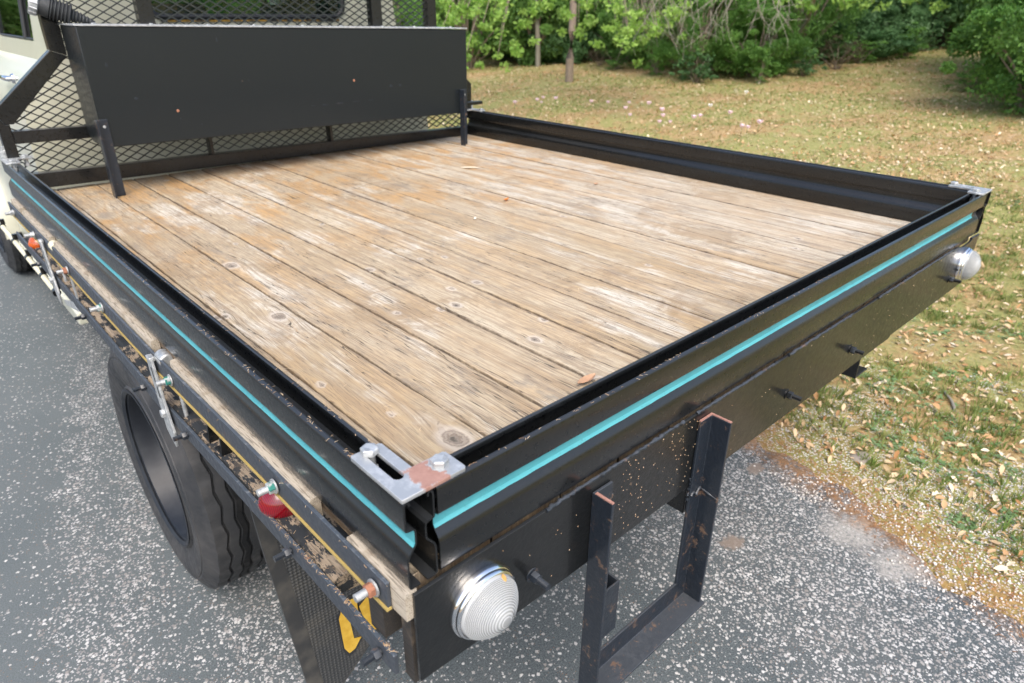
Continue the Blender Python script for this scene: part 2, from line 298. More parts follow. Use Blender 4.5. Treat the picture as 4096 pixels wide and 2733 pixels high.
t = NT('brown_leaf'); p = t.pos(); M['bleaf'] = t.out(t.mix(t.noise(p, 60, 3), (.34, .19, .11), (.48, .31, .19)), .6, 0)
t = NT('orange_leaf'); M['oleaf'] = t.out((.50, .17, .03), .55, 0)
t = NT('pale_leaf'); M['pleaf'] = t.out((.72, .64, .52), .6, 0)

# ------------------------------------------------------------------ mesh helpers
class G:
    def __init__(s): s.v = []; s.f = []; s.m = []; s.mi = 0
    def add(s, vs, fs):
        o = len(s.v); s.v += [tuple(v) for v in vs]; s.f += [tuple(i+o for i in f) for f in fs]; s.m += [s.mi]*len(fs); return s
    def box(s, x0, y0, z0, x1, y1, z1):
        return s.add([(x0, y0, z0), (x1, y0, z0), (x1, y1, z0), (x0, y1, z0), (x0, y0, z1), (x1, y0, z1), (x1, y1, z1), (x0, y1, z1)],
                     [(3, 2, 1, 0), (4, 5, 6, 7), (0, 1, 5, 4), (1, 2, 6, 5), (2, 3, 7, 6), (3, 0, 4, 7)])
    def loft(s, rings, closed=True, caps=True):
        n = len(rings[0]); o = len(s.v)
        for r in rings: s.v += [tuple(p) for p in r]
        k = 0
        for i in range(len(rings)-1):
            for j in range(n if closed else n-1):
                a = o+i*n+j; b = o+i*n+(j+1) % n; s.f.append((a, b, b+n, a+n)); k += 1
        if caps and closed: s.f.append(tuple(o+j for j in range(n))[::-1]); s.f.append(tuple(o+(len(rings)-1)*n+j for j in range(n))); k += 2
        s.m += [s.mi]*k; return s
    def prism(s, poly, axis, a, b):
        # poly = 2D points; axis 0: (y,z) extruded along x; 1: (x,z) along y; 2: (x,y) along z
        def P(p, t): return {0: (t, p[0], p[1]), 1: (p[0], t, p[1]), 2: (p[0], p[1], t)}[axis]
        return s.loft([[P(p, a) for p in poly], [P(p, b) for p in poly]])
    def tube(s, pts, r, n=8, caps=True):
        pts = [Vector(p) for p in pts]; rings = []
        rs = r if hasattr(r, '__len__') else [r]*len(pts)
        for i, p in enumerate(pts):
            d = (pts[min(i+1, len(pts)-1)]-pts[max(i-1, 0)]).normalized()
            a = d.cross(Vector((0, 0, 1)));  a = d.cross(Vector((1, 0, 0))) if a.length < .05 else a
            a.normalize(); b = d.cross(a)
            rings.append([p+rs[i]*(math.cos(2*math.pi*k/n)*a+math.sin(2*math.pi*k/n)*b) for k in range(n)])
        return s.loft(rings, True, caps)
    def lathe(s, prof, o, d, n=32, caps=True, phase=0):
        # prof: (distance along d, radius)
        o = Vector(o); d = Vector(d).normalized(); a = d.cross(Vector((0, 0, 1)))
        a = Vector((1, 0, 0)) if a.length < .05 else a.normalized(); b = d.cross(a)
        return s.loft([[o+d*h+r*(math.cos(2*math.pi*k/n+phase)*a+math.sin(2*math.pi*k/n+phase)*b) for k in range(n)] for h, r in prof], True, caps)
    def obj(s, name, mat, parent=None, bevel=0, smooth=35, dz=ZR, label=None, wn=False, origin=None):
        V = np.array(s.v, float); V[:, 2] += dz
        c = (V.min(0)+V.max(0))/2 if origin is None else np.array(origin, float)
        me = bpy.data.meshes.new(name); me.from_pydata((V-c).tolist(), [], s.f)
        bm = bmesh.new(); bm.from_mesh(me); bmesh.ops.recalc_face_normals(bm, faces=bm.faces)
        if len(mat if isinstance(mat, list) else [mat]) > 1:
            bm.faces.ensure_lookup_table()
            for i, f in enumerate(bm.faces): f.material_index = s.m[i]
        bm.to_mesh(me); bm.free()
        for m_ in (mat if isinstance(mat, list) else [mat]): me.materials.append(M[m_])
        if smooth:
            me.polygons.foreach_set('use_smooth', [True]*len(me.polygons)); me.set_sharp_from_angle(angle=R(smooth))
        o = bpy.data.objects.new(name, me); COL.objects.link(o); setparent(o, parent, c)
        if bevel:
            b = o.modifiers.new('bevel', 'BEVEL'); b.width = bevel; b.segments = 2; b.limit_method = 'ANGLE'; b.angle_limit = R(40); b.harden_normals = False
        if label: o['label'] = label
        return o
WL = {}
def setparent(o, parent, c):
    c = Vector([float(x) for x in c]); WL[o.name] = c
    if parent is not None: o.parent = parent; o.location = c-WL[parent.name]
    else: o.location = c
def empty(name, loc, label, cat, group=None):
    o = bpy.data.objects.new(name, None); COL.objects.link(o); o.empty_display_size = .1; setparent(o, None, loc); tag(o, label, cat, group); return o
def tag(o, label=None, cat=None, group=None, kind=None):
    if label: o['label'] = label
    if cat: o['category'] = cat
    if group: o['group'] = group
    if kind: o['kind'] = kind
    return o
def copy_part(o, parent, newc):
    c = o.copy(); COL.objects.link(c); setparent(c, parent, newc); return c
def fast(name, V, F, mat, lv=None, loc=(0, 0, 0), parent=None):
    """V (n,3), F (m,k) numpy -> object; lv = one value per face corner group written per vertex"""
    me = bpy.data.meshes.new(name); k = F.shape[1]
    me.vertices.add(len(V)); me.vertices.foreach_set('co', V.astype(np.float32).ravel())
    me.loops.add(F.size); me.loops.foreach_set('vertex_index', F.astype(np.int32).ravel())
    me.polygons.add(len(F)); me.polygons.foreach_set('loop_start', (np.arange(len(F))*k).astype(np.int32)); 
    try: me.polygons.foreach_set('loop_total', np.full(len(F), k, np.int32))
    except Exception: pass
    me.update(calc_edges=True)
    if lv is not None:
        a = me.attributes.new('lv', 'FLOAT', 'POINT'); a.data.foreach_set('value', lv.astype(np.float32))
    me.materials.append(M[mat])
    o = bpy.data.objects.new(name, me); COL.objects.link(o); setparent(o, parent, loc); return o

# ------------------------------------------------------------------ setting: road and ground
def rise(u): t_ = np.maximum(0, u-4); return .07*t_*np.minimum(1, t_/3)
def bumps(x, y): return .012*np.sin(x*2.3+1)*np.sin(y*1.9)+.008*np.sin(x*5.1+y*3.3)+.02*np.sin(x*.7+y*.5)
def gh(x, y):
    u = x-.25*y; e = np.clip((u-1.75)/.5, 0, 1); return (-.012+.012*e)+rise(u)+bumps(x, y)*np.clip((u-2.1)/1.5, 0, 1)+.012*e*np.clip((2.6-u), 0, .3)
xs = np.concatenate([np.linspace(-90, -8, 10), np.linspace(-6, 1.4, 20), np.linspace(1.5, 9, 90), np.linspace(9.4, 30, 50), np.linspace(33, 160, 14)])
ys = np.concatenate([np.linspace(-100, -6, 12), np.linspace(-5, 12, 110), np.linspace(12.5, 34, 40), np.linspace(38, 180, 14)])
XX, YY = np.meshgrid(xs, ys); X2 = XX+.25*YY*np.clip(1-np.abs(XX)/60, 0, 1); ZZ = gh(X2, YY)
nx, ny = len(xs), len(ys); idx = np.arange(nx*ny).reshape(ny, nx)
F = np.stack([idx[:-1, :-1], idx[:-1, 1:], idx[1:, 1:], idx[1:, :-1]], -1).reshape(-1, 4)
ground = fast('ground', np.stack([X2, YY, ZZ], -1).reshape(-1, 3), F, 'ground'); tag(ground, kind='structure')
ground.data.polygons.foreach_set('use_smooth', [True]*len(ground.data.polygons))
yy = np.concatenate([np.linspace(-100, -4, 10), np.arange(-3.9, 9, .04), np.linspace(9.2, 180, 16)])
edge_u = 2.02+.045*np.sin(yy*3.1)+.04*np.sin(yy*7.7+1)+.022*np.sin(yy*23)+.012*np.sin(yy*47+2)
V = []
us = [-9, -3, -1, 0, 1, 1.6, 1.85]
for j, y in enumerate(yy):
    for q in us: V.append((q+.25*y, y, 0))
    V.append((edge_u[j]+.25*y, y, 0)); V.append((edge_u[j]+.02+.25*y, y, -.03))
k = len(us)+2; idx = np.arange(len(V)).reshape(-1, k)
F = np.stack([idx[:-1, :-1], idx[:-1, 1:], idx[1:, 1:], idx[1:, :-1]], -1).reshape(-1, 4)
road = fast('road', np.array(V), F, 'road'); tag(road, kind='structure')

# ------------------------------------------------------------------ THE TRUCK
TW, TL, RH, T = 2.40, 2.762, .143, .047
truck = empty('flatbed_truck', (1.2, 3.0, 0), 'cream flatbed truck with weathered timber tray and black drop sides striped turquoise', 'truck')
def P_(name): return WL[name]

# rail profile: sheet steel with a waist; d = distance in from the outer face, z below the rail top
def rail_sheet():
    c = [(.0105, -.008), (.0103, -.0040), (.0090, -.0012), (.0068, 0), (.0042, -.0003), (.0020, -.0016), (.0006, -.0042), (0, -.0085), (0, -.042), (.0012, -.0455), (.005, -.047), (.0115, -.0475), (.0135, -.0495), (.0142, -.053),
         (.0142, -.070), (.0130, -.0735), (.0058, -.0825), (.0034, -.0858), (.0016, -.0893), (.0005, -.0930), (0, -.0975), (0, -.1375), (.0015, -.1415), (.005, -.143), (.018, -.143)]
    # thicken inwards
    th = .0028; off = []
    for i, p in enumerate(c):
        a = c[max(i-1, 0)]; b = c[min(i+1, len(c)-1)]; dx, dz = b[0]-a[0], b[1]-a[1]; L = math.hypot(dx, dz) or 1
        off.append((p[0]-dz/L*th, p[1]+dx/L*th))
    return c, off
def rail_poly(mirror):
    c, o = rail_sheet(); poly = c+o[::-1]
    return [((T-d) if mirror else d, z) for d, z in poly]
def rail(name, fmap, a, b, label):
    g = G(); n = 60
    for mir in (False, True):
        poly = rail_poly(mir); g.loft([[fmap(d, z, a+(b-a)*k/n, a, b) for d, z in poly] for k in (range(n+1))])
    return g.obj(name, 'black', truck, label=label)
rl = rail('side_rail', lambda d, z, t_, a, b: (d, t_, z), 0, TL, 'left drop side with turquoise stripe')
rr_ = rail('side_rail', lambda d, z, t_, a, b: (TW-d, t_, z), 0, TL, 'far drop side')
rb = rail('tailboard', lambda d, z, t_, a, b: (t_, d, z), .052, TW-.052, 'tailboard with turquoise stripe')
def stripe(parent, fmap, a, b):
    g = G(); n = 120; top, bot = -.0495, -.0735; rng = random.Random(3)
    A = []; 
    for k in range(n+1):
        q = a+(b-a)*k/n; e = rng.uniform(-.0006, .0006)
        A.append([fmap(.0134, top, q), fmap(.0134, -.070, q), fmap(.0134-.0035, -.0748+e, q), fmap(.0150, -.0748, q), fmap(.0150, top, q)])
    g.loft(A); return g.obj('stripe', 'teal', parent, smooth=0)
stripe(rl, lambda d, z, q: (d, q, z), .0006, TL-.02); stripe(rb, lambda d, z, q: (q, d, z), .0526, TW-.105)
stripe(rr_, lambda d, z, q: (TW-d, q, z), .002, TL-.02)

# hex bolt helper ----------------------------------------------------
def hexbolt(g, o, d, rhead=.0105, h=.0075, rs=.006, under=.02):
    """head sits on the surface at o, shank goes back along -d"""
    g.lathe([(-under, rs), (0, rs)], o, d, 14)
    g.lathe([(.0, rhead), (h*.82, rhead), (h, rhead*.86)], o, d, 6, phase=.35)
    return g
def studnut(g, o, d, rn=.010, hn=.009, rs=.0058, ls=.03, washer=True):
    o = Vector(o); d = Vector(d)
    if washer: g.lathe([(0, rn*1.35), (.003, rn*1.35)], o, d, 18)
    g.lathe([(.003, rn), (.003+hn*.85, rn), (.003+hn, rn*.88)], o, d, 6, phase=.2)
    prof = [(0, rs)]; z = .003+hn; 
    while z < ls: prof += [(z, rs), (z+.0008, rs*.86), (z+.0016, rs)]; z += .0018
    g.lathe(prof, o, d, 12); return g

# corner plates --------------------------------------------------------
def corner_plate(cx, cy, sx, sy, mat, label, detail=True):
    def m(x, y): return (cx+sx*x, cy+sy*y)
    a, b, w, tz = .121, .100, .047, .0062; xc, y0, y1, hw = .0235, .044, .106, .0085
    inner = [(xc+hw*math.cos(math.pi*k/8), y1+hw*math.sin(math.pi*k/8)) for k in range(9)]+[(xc+hw*math.cos(math.pi+math.pi*k/8), y0+hw*math.sin(math.pi+math.pi*k/8)) for k in range(9)]
    outer = [(.001, 0), (b-.003, 0), (b, .003), (b, w-.003), (b-.003, w), (w, w), (w, a-.003), (w-.003, a), (.002, a), (0, a-.003), (0, .001)]
    cu = bpy.data.curves.new('plate_outline', 'CURVE'); cu.dimensions = '2D'; cu.fill_mode = 'BOTH'; cu.extrude = tz/2-.0006; cu.bevel_depth = .0006; cu.bevel_resolution = 1
    for pts in (outer, inner):
        sp_ = cu.splines.new('POLY'); sp_.points.add(len(pts)-1); sp_.use_cyclic_u = True
        for k_, p_ in enumerate(pts): sp_.points[k_].co = (sx*(p_[0]-w/2), sy*(p_[1]-w/2), 0, 1)
    tmp = bpy.data.objects.new('plate_outline', cu); COL.objects.link(tmp); dg = bpy.context.evaluated_depsgraph_get(); me = bpy.data.meshes.new_from_object(tmp.evaluated_get(dg))
    bpy.data.objects.remove(tmp); me.materials.clear(); me.materials.append(M[mat]); z1 = .0005+tz; me.name = 'corner_plate'
    pl = bpy.data.objects.new('corner_plate', me); COL.objects.link(pl); setparent(pl, truck, (*m(w/2, w/2), .0005+tz/2+ZR)); pl['label'] = label
    for (bx, by) in ((xc, .110), (.078, .028)):
        h = G(); o = (*m(bx, by), z1); hexbolt(h, o, (0, 0, 1), .0125, .0095, .007, .034)
        h.lathe([(-.034, .011), (-.024, .011)], o, (0, 0, 1), 6)
        h.obj('bolt', 'galv', pl, smooth=30)
    return pl
corner_plate(0, 0, 1, 1, 'plate', 'slotted galvanised corner plate with a rust patch')
corner_plate(TW, 0, -1, 1, 'galv', 'galvanised plate on the far corner')
corner_plate(0, TL, 1, -1, 'galv', 'galvanised plate beside the headboard')
corner_plate(TW, TL, -1, -1, 'galv', 'galvanised plate on the far front corner')
for x0, x1 in ((.0, .045), (TW-.045, TW)):
    g = G(); g.box(x0, TL-.004, .007, x1, TL+.002, .052); tb = g.obj('bracket_tab', 'galv', truck, bevel=.001, smooth=0)
    g = G(); hexbolt(g, ((x0+x1)/2, TL-.0045, .03), (0, -1, 0), .009, .006, .005, .004); g.obj('bolt', 'galv', tb)

# deck planks ------------------------------------------------------------
DZ = -.1435
KN = [(.328, 1.389, 1.5), (.268, .945, 1.5), (.160, 1.034, .8), (.616, 1.083, .9), (.640, .71, 1.0), (.600, .715, .7), (.782, .794, .9), (.700, .807, .8), (.78, 1.061, .6), (.845, 1.025, .7),
      (.741, .493, .7), (.651, .429, 1.0), (.179, .568, .7), (.262, .235, 1.9), (.610, .195, 1.2), (.649, 1.371, .6)]
rk = random.Random(5)
for _ in range(30): KN.append((rk.uniform(.1, 2.3), rk.uniform(1.1, 2.7) if rk.random() < .6 else rk.uniform(.3, 2.7), rk.uniform(.35, .8)))
NP = 16; X0, PITCH = .0125, .1485
def plank(i):
    rg = np.random.default_rng(100+i); x0 = X0+i*PITCH; w = PITCH-.0052+rg.uniform(-.0012, .0015); x1 = min(x0+w, TW-.012)
    if i == 0: x0 = .0125; x1 = .0125+.0765 if False else x0+w
    ny_, nx_ = 190, 17; y0, y1 = .020, 2.795
    yy_ = np.linspace(y0, y1, ny_)
    e0 = sum(rg.uniform(.0003, .0009)*np.sin(yy_*f_+rg.uniform(0, 6)) for f_ in (2.3, 6.1, 14, 33, 70))
    e1 = sum(rg.uniform(.0003, .0009)*np.sin(yy_*f_+rg.uniform(0, 6)) for f_ in (2.7, 5.3, 17, 29, 77))
    uu = np.concatenate([[0, .0, .012], np.linspace(.04, .96, nx_-6), [.988, 1., 1.]]); dzp = np.zeros(nx_); dzp[0] = dzp[-1] = -.034; dzp[1] = dzp[-2] = -.0022
    zl = rg.uniform(-.0012, .0012)
    A = x0+e0; B = x1+e1
    Xg = A[:, None]+(B-A)[:, None]*uu[None, :]; Yg = np.repeat(yy_[:, None], nx_, 1)
    cup = -.0012*(1-(2*uu-1)**2)*rg.uniform(-.6, 1)
    Zg = DZ+zl+dzp[None, :]+cup[None, :]+.0006*np.sin(yy_*3+i)[:, None]
    gr_ = Xg-x0+.006*np.sin(Yg*1.7+i*2)+.003*np.sin(Yg*4.1+i); kd_ = np.full(Xg.shape, 9.)
    for (kx, ky, ks) in KN:
        if kx < x0-.005 or kx > x1+.005: continue
        kx_ = min(max(kx, x0+.008), x1-.008); rx, ry = .0112*ks, .0160*ks
        d = np.sqrt(((Xg-kx_)/rx)**2+((Yg-ky)/ry)**2); kd_ = np.minimum(kd_, d)
        sgn = np.tanh((Xg-kx_)/(rx*.6)); gr_ -= sgn*rx*1.15*np.exp(-((Yg-ky)/(ry*3.4))**2)*np.exp(-np.abs(Xg-kx_)/(rx*3.2))
        Zg -= .0022*ks*np.exp(-(d/.75)**2)*(dzp[None, :] == 0)
    ed = np.minimum(Xg-A[:, None], B[:, None]-Xg)
    V = np.stack([Xg, Yg, Zg+ZR], -1).reshape(-1, 3); idx = np.arange(nx_*ny_).reshape(ny_, nx_)
    F_ = np.stack([idx[:-1, :-1], idx[:-1, 1:], idx[1:, 1:], idx[1:, :-1]], -1).reshape(-1, 4)
    # end caps and underside
    n0 = len(V); V = np.concatenate([V, [[A[0], y0, DZ-.036+ZR], [B[0], y0, DZ-.036+ZR], [A[-1], y1, DZ-.036+ZR], [B[-1], y1, DZ-.036+ZR]]])
    c_ = V.mean(0)
    o = fast('plank', V-c_, F_, 'deck', loc=c_, parent=truck)
    me = o.data; bm = bmesh.new(); bm.from_mesh(me); bm.verts.ensure_lookup_table()
    for row in (0, ny_-1):
        vs = [bm.verts[int(q)] for q in idx[row]]
        try: bm.faces.new(vs if row == 0 else vs[::-1])
        except ValueError: pass
    q = [int(idx[0, 0]), int(idx[0, -1]), int(idx[-1, -1]), int(idx[-1, 0])]; bm.faces.new([bm.verts[k_] for k_ in q][::-1])
    for v_ in [bm.verts[n0+k_] for k_ in range(4)]: bm.verts.remove(v_)
    bm.to_mesh(me); bm.free()
    for nm, arr, dflt in (('grain', gr_, 0), ('knot', kd_, 9), ('edge', ed, .01)):
        a_ = me.attributes.new(nm, 'FLOAT', 'POINT'); a_.data.foreach_set('value', arr.ravel().astype(np.float32))
    return o
for i in range(NP): plank(i)

# rusty stain strip, joists, chassis -------------------------------------
g = G()
for yb in (.045, .55, 1.02, 1.5, 1.98, 2.46):
    g = G(); g.box(.03, yb, -.275, TW-.03, yb+.06, -.1805); g.obj('cross_bearer', 'rot', truck, bevel=.003, smooth=0)
for x0 in (.69, 1.56):
    g = G(); g.prism([(x0, -.42), (x0+.085, -.42), (x0+.085, -.414), (x0+.006, -.414), (x0+.006, -.342), (x0+.085, -.342), (x0+.085, -.336), (x0, -.336)], 1, .012, 6.6)
    g.obj('chassis_rail', 'black', truck, smooth=0, bevel=.002)
g = G(); g.tube([(.5, 1.42, -.77), (1.9, 1.42, -.77)], .05, 16); g.lathe([(-.14, .05), (-.1, .13), (0, .16), (.1, .13), (.14, .05)], (1.2, 1.42, -.77), (1, 0, 0), 20); g.obj('rear_axle', 'black', truck)
for x0 in (.74, 1.60):
    g = G()
    for k in range(5): g.prism([(.85+.06*k, -.40-.018*k+0), (1.42, -.52-.018*k), (1.99-.06*k, -.40-.018*k), (1.99-.06*k, -.414-.018*k), (1.42, -.534-.018*k), (.85+.06*k, -.414-.018*k)], 0, x0, x0+.06)
    g.box(x0, 1.36, -.73, x0+.06, 1.48, -.60); g.obj('leaf_spring', 'black', truck, smooth=0)

# rear skirt ---------------------------------------------------------------
g = G()
top = [(.004, -.151), (.1, -.1495), (.4, -.150), (1.2, -.149), (2.0, -.150), (2.18, -.150), (2.24, -.162), (2.30, -.160), (2.34, -.150), (2.405, -.150)]
bot = [(2.37, -.322), (1.72, -.322), (1.70, -.330), (.9, -.328), (.3, -.326), (.004, -.318)]
g.prism(top+bot, 1, -.0045, .0020)
sk = g.obj('rear_skirt', 'skirt', truck, bevel=.001, smooth=0)
g = G(); rg = random.Random(4)
segs = [(.25, .62), (.66, .98), (1.02, 1.36), (1.52, 2.12), (2.31, 2.36)]
for a, b in segs:
    g = G()                                    # weld beads between tailboard and skirt
    pts, rs = [], []; x = a
    while x < b: pts.append((x, -.0035+rg.uniform(-.001, .001), -.1485+rg.uniform(-.0012, .0012))); rs.append(rg.uniform(.0026, .0048)); x += .006
    g.tube(pts, rs, 6); g.obj('weld_bead', 'bluish', sk, smooth=60)
for k, x in enumerate((.222, 1.055, 1.402, 2.182)):
    g = G(); studnut(g, (x, -.0046, -.262), (0, -1, 0), .0095, .012, .006, .036, False); g.lathe([(0, .013), (.002, .013)], (x, -.0046, -.262), (0, -1, 0), 16); g.obj('bolt', 'bluish' if k == 0 else 'black', sk)

# beehive lamps --------------------------------------------------------------
def beehive(o, d, rad, ln, lensmat, label, name='tail_lamp', stain=False, bez=True, pa=1.6, pb=.66):
    o = Vector(o); d = Vector(d).normalized(); s_ = rad/.0635
    g = G(); g.lathe([(0, .0635*s_), (.007*s_, .0640*s_), (.011*s_, .0625*s_), (.0125*s_, .0603*s_), (.016*s_, .0606*s_), (.019*s_, .0590*s_), (.0205*s_, .0560*s_), (.016*s_, .0550*s_)], o, d, 56)
    base = g.obj(name, 'chrome' if bez else 'black', truck, smooth=50, label=label)
    # ribbed lens
    prof = []; N = 21
    h0 = .017*s_
    for k in range(N+1):
        q = k/N; r_ = .0555*s_*(1-q**pa)**pb if q < 1 else 0
        h = h0+(ln-h0)*q
        prof.append((h, max(r_, .0075*s_)))
    pr = []
    for k in range(len(prof)-1):
        (h1, r1_), (h2, r2_) = prof[k], prof[k+1]
        rib = 0 if k < 4 else (.0014*s_ if bez else .0004*s_)
        pr += [(h1, r1_), ((h1+h2)/2, (r1_+r2_)/2+rib)]
    pr.append((ln, .0070*s_)); g = G(); g.lathe(pr, o, d, 56); lo = g.obj('lens', lensmat, base, smooth=40)
    ra = lo.data.attributes.new('rib', 'FLOAT', 'POINT'); vals = []
    for k in range(len(pr)): vals += [0.0 if (k % 2 == 1 or k < 8) else 1.0]*56  # marks the groove rings that get the darker painted colour
    if len(vals) == len(lo.data.vertices): ra.data.foreach_set('value', vals)
    if bez:
        g = G(); g.lathe([(.006*s_, .052*s_), (.010*s_, .04*s_), (.004*s_, .012*s_)], o, d, 32); g.obj('reflector', 'chrome', base)
    if stain:
        g = G(); up_v = Vector((0, 0, 1)); side = d.cross(up_v)
        a = math.radians(28)
        def sp(q, ang): 
            r_ = .0555*s_*(1-q**pa)**pb+.0022; return o+d*(h0+(ln-h0)*q)+r_*(math.cos(ang)*up_v+math.sin(ang)*-side)
        for (q0, q1, wd) in ((.10, .34, .075),):
            cen = [(q0+(q1-q0)*k/8) for k in range(9)]; ring = []
            L = [sp(q, a+wd*math.sin(math.pi*(k+.3)/9)) for k, q in enumerate(cen)]; Rr = [sp(q, a-wd*math.sin(math.pi*(k+.3)/9)) for k, q in enumerate(cen)]
            inn = [(-1)*.0006*d for _ in cen]
            g.loft([[L[k], Rr[k], Rr[k]-.002*(Rr[k]-o).normalized(), L[k]-.002*(L[k]-o).normalized()] for k in range(9)])
        g.obj('lens_stain', 'stain', base)
    return base
beehive((.116, -.0046, -.237), (0, -1, 0), .0595, .0585, 'lensclear', 'near tail lamp, clear ribbed beehive lens in a chrome bezel', stain=True)
beehive((2.285, -.0046, -.232), (0, -1, 0), .0595, .056, 'lensclear', 'far tail lamp, clear beehive lens', pa=2.0, pb=.6)
beehive((.045, .455, -.278), (-1, 0, 0), .047, .068, 'lensred', 'dark red beehive marker lamp', 'marker_lamp', bez=False, pa=2.3, pb=.6)
beehive((.035, 2.60, -.305), (-1, 0, 0), .044, .052, 'lensorange', 'orange marker lamp', 'marker_lamp', bez=False, pa=2.3, pb=.6)

# step frame -------------------------------------------------------------------
step = G(); step.prism([(.357, -.0048), (.405, -.0048), (.405, -.0108), (.3635, -.0108), (.3635, -.048), (.357, -.048)], 2, -1.02+.33, -.172)
sf = empty_dummy = None
st = step.obj('step_frame', 'bluish', truck, bevel=.0015, smooth=0, label='angle iron post of the step, nearest the lamp')
g = G(); g.prism([(.667, -.0048), (.711, -.0048), (.711, -.052), (.7045, -.052), (.7045, -.0108), (.667, -.0108)], 2, -.655, -.168); po = g.obj('post', 'bluish', st, bevel=.0015, smooth=0)
g = G(); g.prism([(.668, -.0055), (.7105, -.0055), (.7105, -.0515), (.7055, -.0515), (.7055, -.0100), (.668, -.0100)], 2, -.1682, -.1662); g.obj('cut_end', 'rustedge', st, smooth=0)
g = G(); g.prism([(.363, -.0112), (.3575, -.0112), (.3575, -.0475), (.363, -.0475)], 2, -.1722, -.1702); g.obj('cut_end', 'rustedge', st, smooth=0)
g = G(); g.prism([(-.0050, -.590), (-.0110, -.590), (-.0110, -.640), (-.060, -.640), (-.060, -.646), (-.0050, -.646)], 0, .3645, .716); g.obj('step_tread', 'bluish', st, bevel=.0015, smooth=0)
g = G(); z0, z1 = -.555, -.428
g.prism([(.4055, -.012), (.452, -.012), (.452, .030), (.4055, .030), (.4055, .026), (.4480, .026), (.4480, -.008), (.4055, -.008)], 2, z0, z1)
g.obj('socket', 'bluish', st, bevel=.001, smooth=0)
g = G(); rg = random.Random(9)
for (ax, ay, z0, z1) in ((.6665, -.006, -.36, -.30), (.410, -.006, -.33, -.19), (.3635, -.006, -.34, -.18)):
    z = z0; pts = []; rs = []
    while z < z1: pts.append((ax+rg.uniform(-.0015, .0015), ay, z)); rs.append(rg.uniform(.0015, .0045)); z += .007
    g.tube(pts, rs, 6); g.obj('weld_bead', 'bluish', st, smooth=60); g = G()
pts = [(.668+.043*k/12, -.0125, -.345+.006*math.sin(k)) for k in range(13)]; g.tube(pts, [rg.uniform(.002, .0045) for _ in pts], 6); g.obj('weld_bead', 'bluish', st, smooth=60); g = G()
pts = [(.7045, -.0115-.04*k/10, -.345-.008*k/10) for k in range(11)]; g.tube(pts, [rg.uniform(.002, .004) for _ in pts], 6)
g.obj('weld_bead', 'bluish', st, smooth=60)

# left side guard: packing strips, upper bar, timber, lower bar -----------------------
def side_z(y): return -.026*min(y, 1.0)
for a, b in ((.001, .150), (.262, .905), (1.035, 2.03), (2.10, 2.55), (2.60, 2.79)):
    g = G(); n = 14; rings = []; rg = random.Random(int(a*100))
    for k in range(n+1):
        y = a+(b-a)*k/n; e = rg.uniform(-.0008, .0008); dz_ = side_z(y)*.35
        e *= .5; rings.append([(-.0075+e, y, -.1515+dz_), (-.0055+e, y, -.1475+dz_), (.0115, y, -.1460+dz_), (.0115, y, -.1950+dz_), (-.0075+e, y, -.1950+dz_)])
    g.loft(rings); g.obj('packing_strip', 'pack', truck, smooth=30)
def flatbar(name, ztop, h, y0, y1, x0, x1):
    g = G(); n = 40; rings = []
    for k in range(n+1):
        y = y0+(y1-y0)*k/n; dz_ = side_z(y); w_ = .0012*math.sin(y*4)
        rings.append([(x0+w_, y, ztop+dz_-h), (x0+w_, y, ztop+dz_), (x1+w_, y, ztop+dz_), (x1+w_, y, ztop+dz_-h)])
    g.loft(rings); return g.obj(name, 'bar', truck, bevel=.001, smooth=0)
ub = flatbar('upper_guard_bar', -.1462, .044, .034, 2.82, -.0150, -.0085)
g = G(); n = 60; rings = []
for k in range(n+1):
    y = .0345+(2.80-.0345)*k/n; z = -.192+side_z(y); w_ = .0012*math.sin(y*4)
    rings.append([(-.0178+w_, y, z-.0022), (-.0178+w_, y, z+.0022), (-.0100+w_, y, z+.0012), (-.0100+w_, y, z-.0022)])
g.loft(rings); g.obj('yellow_edge', 'yellow', ub, smooth=0)
g = G(); g.box(-.0178, .0322, -.1942, -.0100, .0344, -.1898); g.obj('yellow_edge', 'yellow', ub, smooth=0)
lb = flatbar('lower_guard_bar', -.281, .038, .030, 2.86, -.0165, -.0095)
for y, mt, mn in ((.063, 'galv', 'rust'), (.372, 'galv', 'green'), (.890, 'galv', 'green'), (1.44, 'galv', 'green'), (1.83, 'galv', 'rust'), (2.33, 'galv', 'galv'), (2.72, 'galv', 'galv')):
    z = -.171+side_z(y); g = G(); o = Vector((-.0170, y, z))
    g.lathe([(0, .0135), (.0028, .0135)], o, (-1, 0, 0), 18); g.lathe([(0, .0062), (.030, .0062)], o, (-1, 0, 0), 12)
    pr = [(.012, .0064)]
    for k in range(8): pr += [(.013+k*.0022, .0064), (.014+k*.0022, .0056)]
    g.lathe(pr, o, (-1, 0, 0), 12); bo = g.obj('bolt', mt, ub)
    g = G(); g.lathe([(.003, .0105), (.0115, .0105), (.013, .0092)], o, (-1, 0, 0), 6, phase=y*9); g.obj('nut', mn, bo)
for y in (.066, .352, .862, 1.16, 1.75, 2.4):
    g = G(); studnut(g, (-.0170, y, -.301+side_z(y)), (-1, 0, 0), .0095, .010, .0058, .030, False); g.obj('bolt', 'bluish', lb)
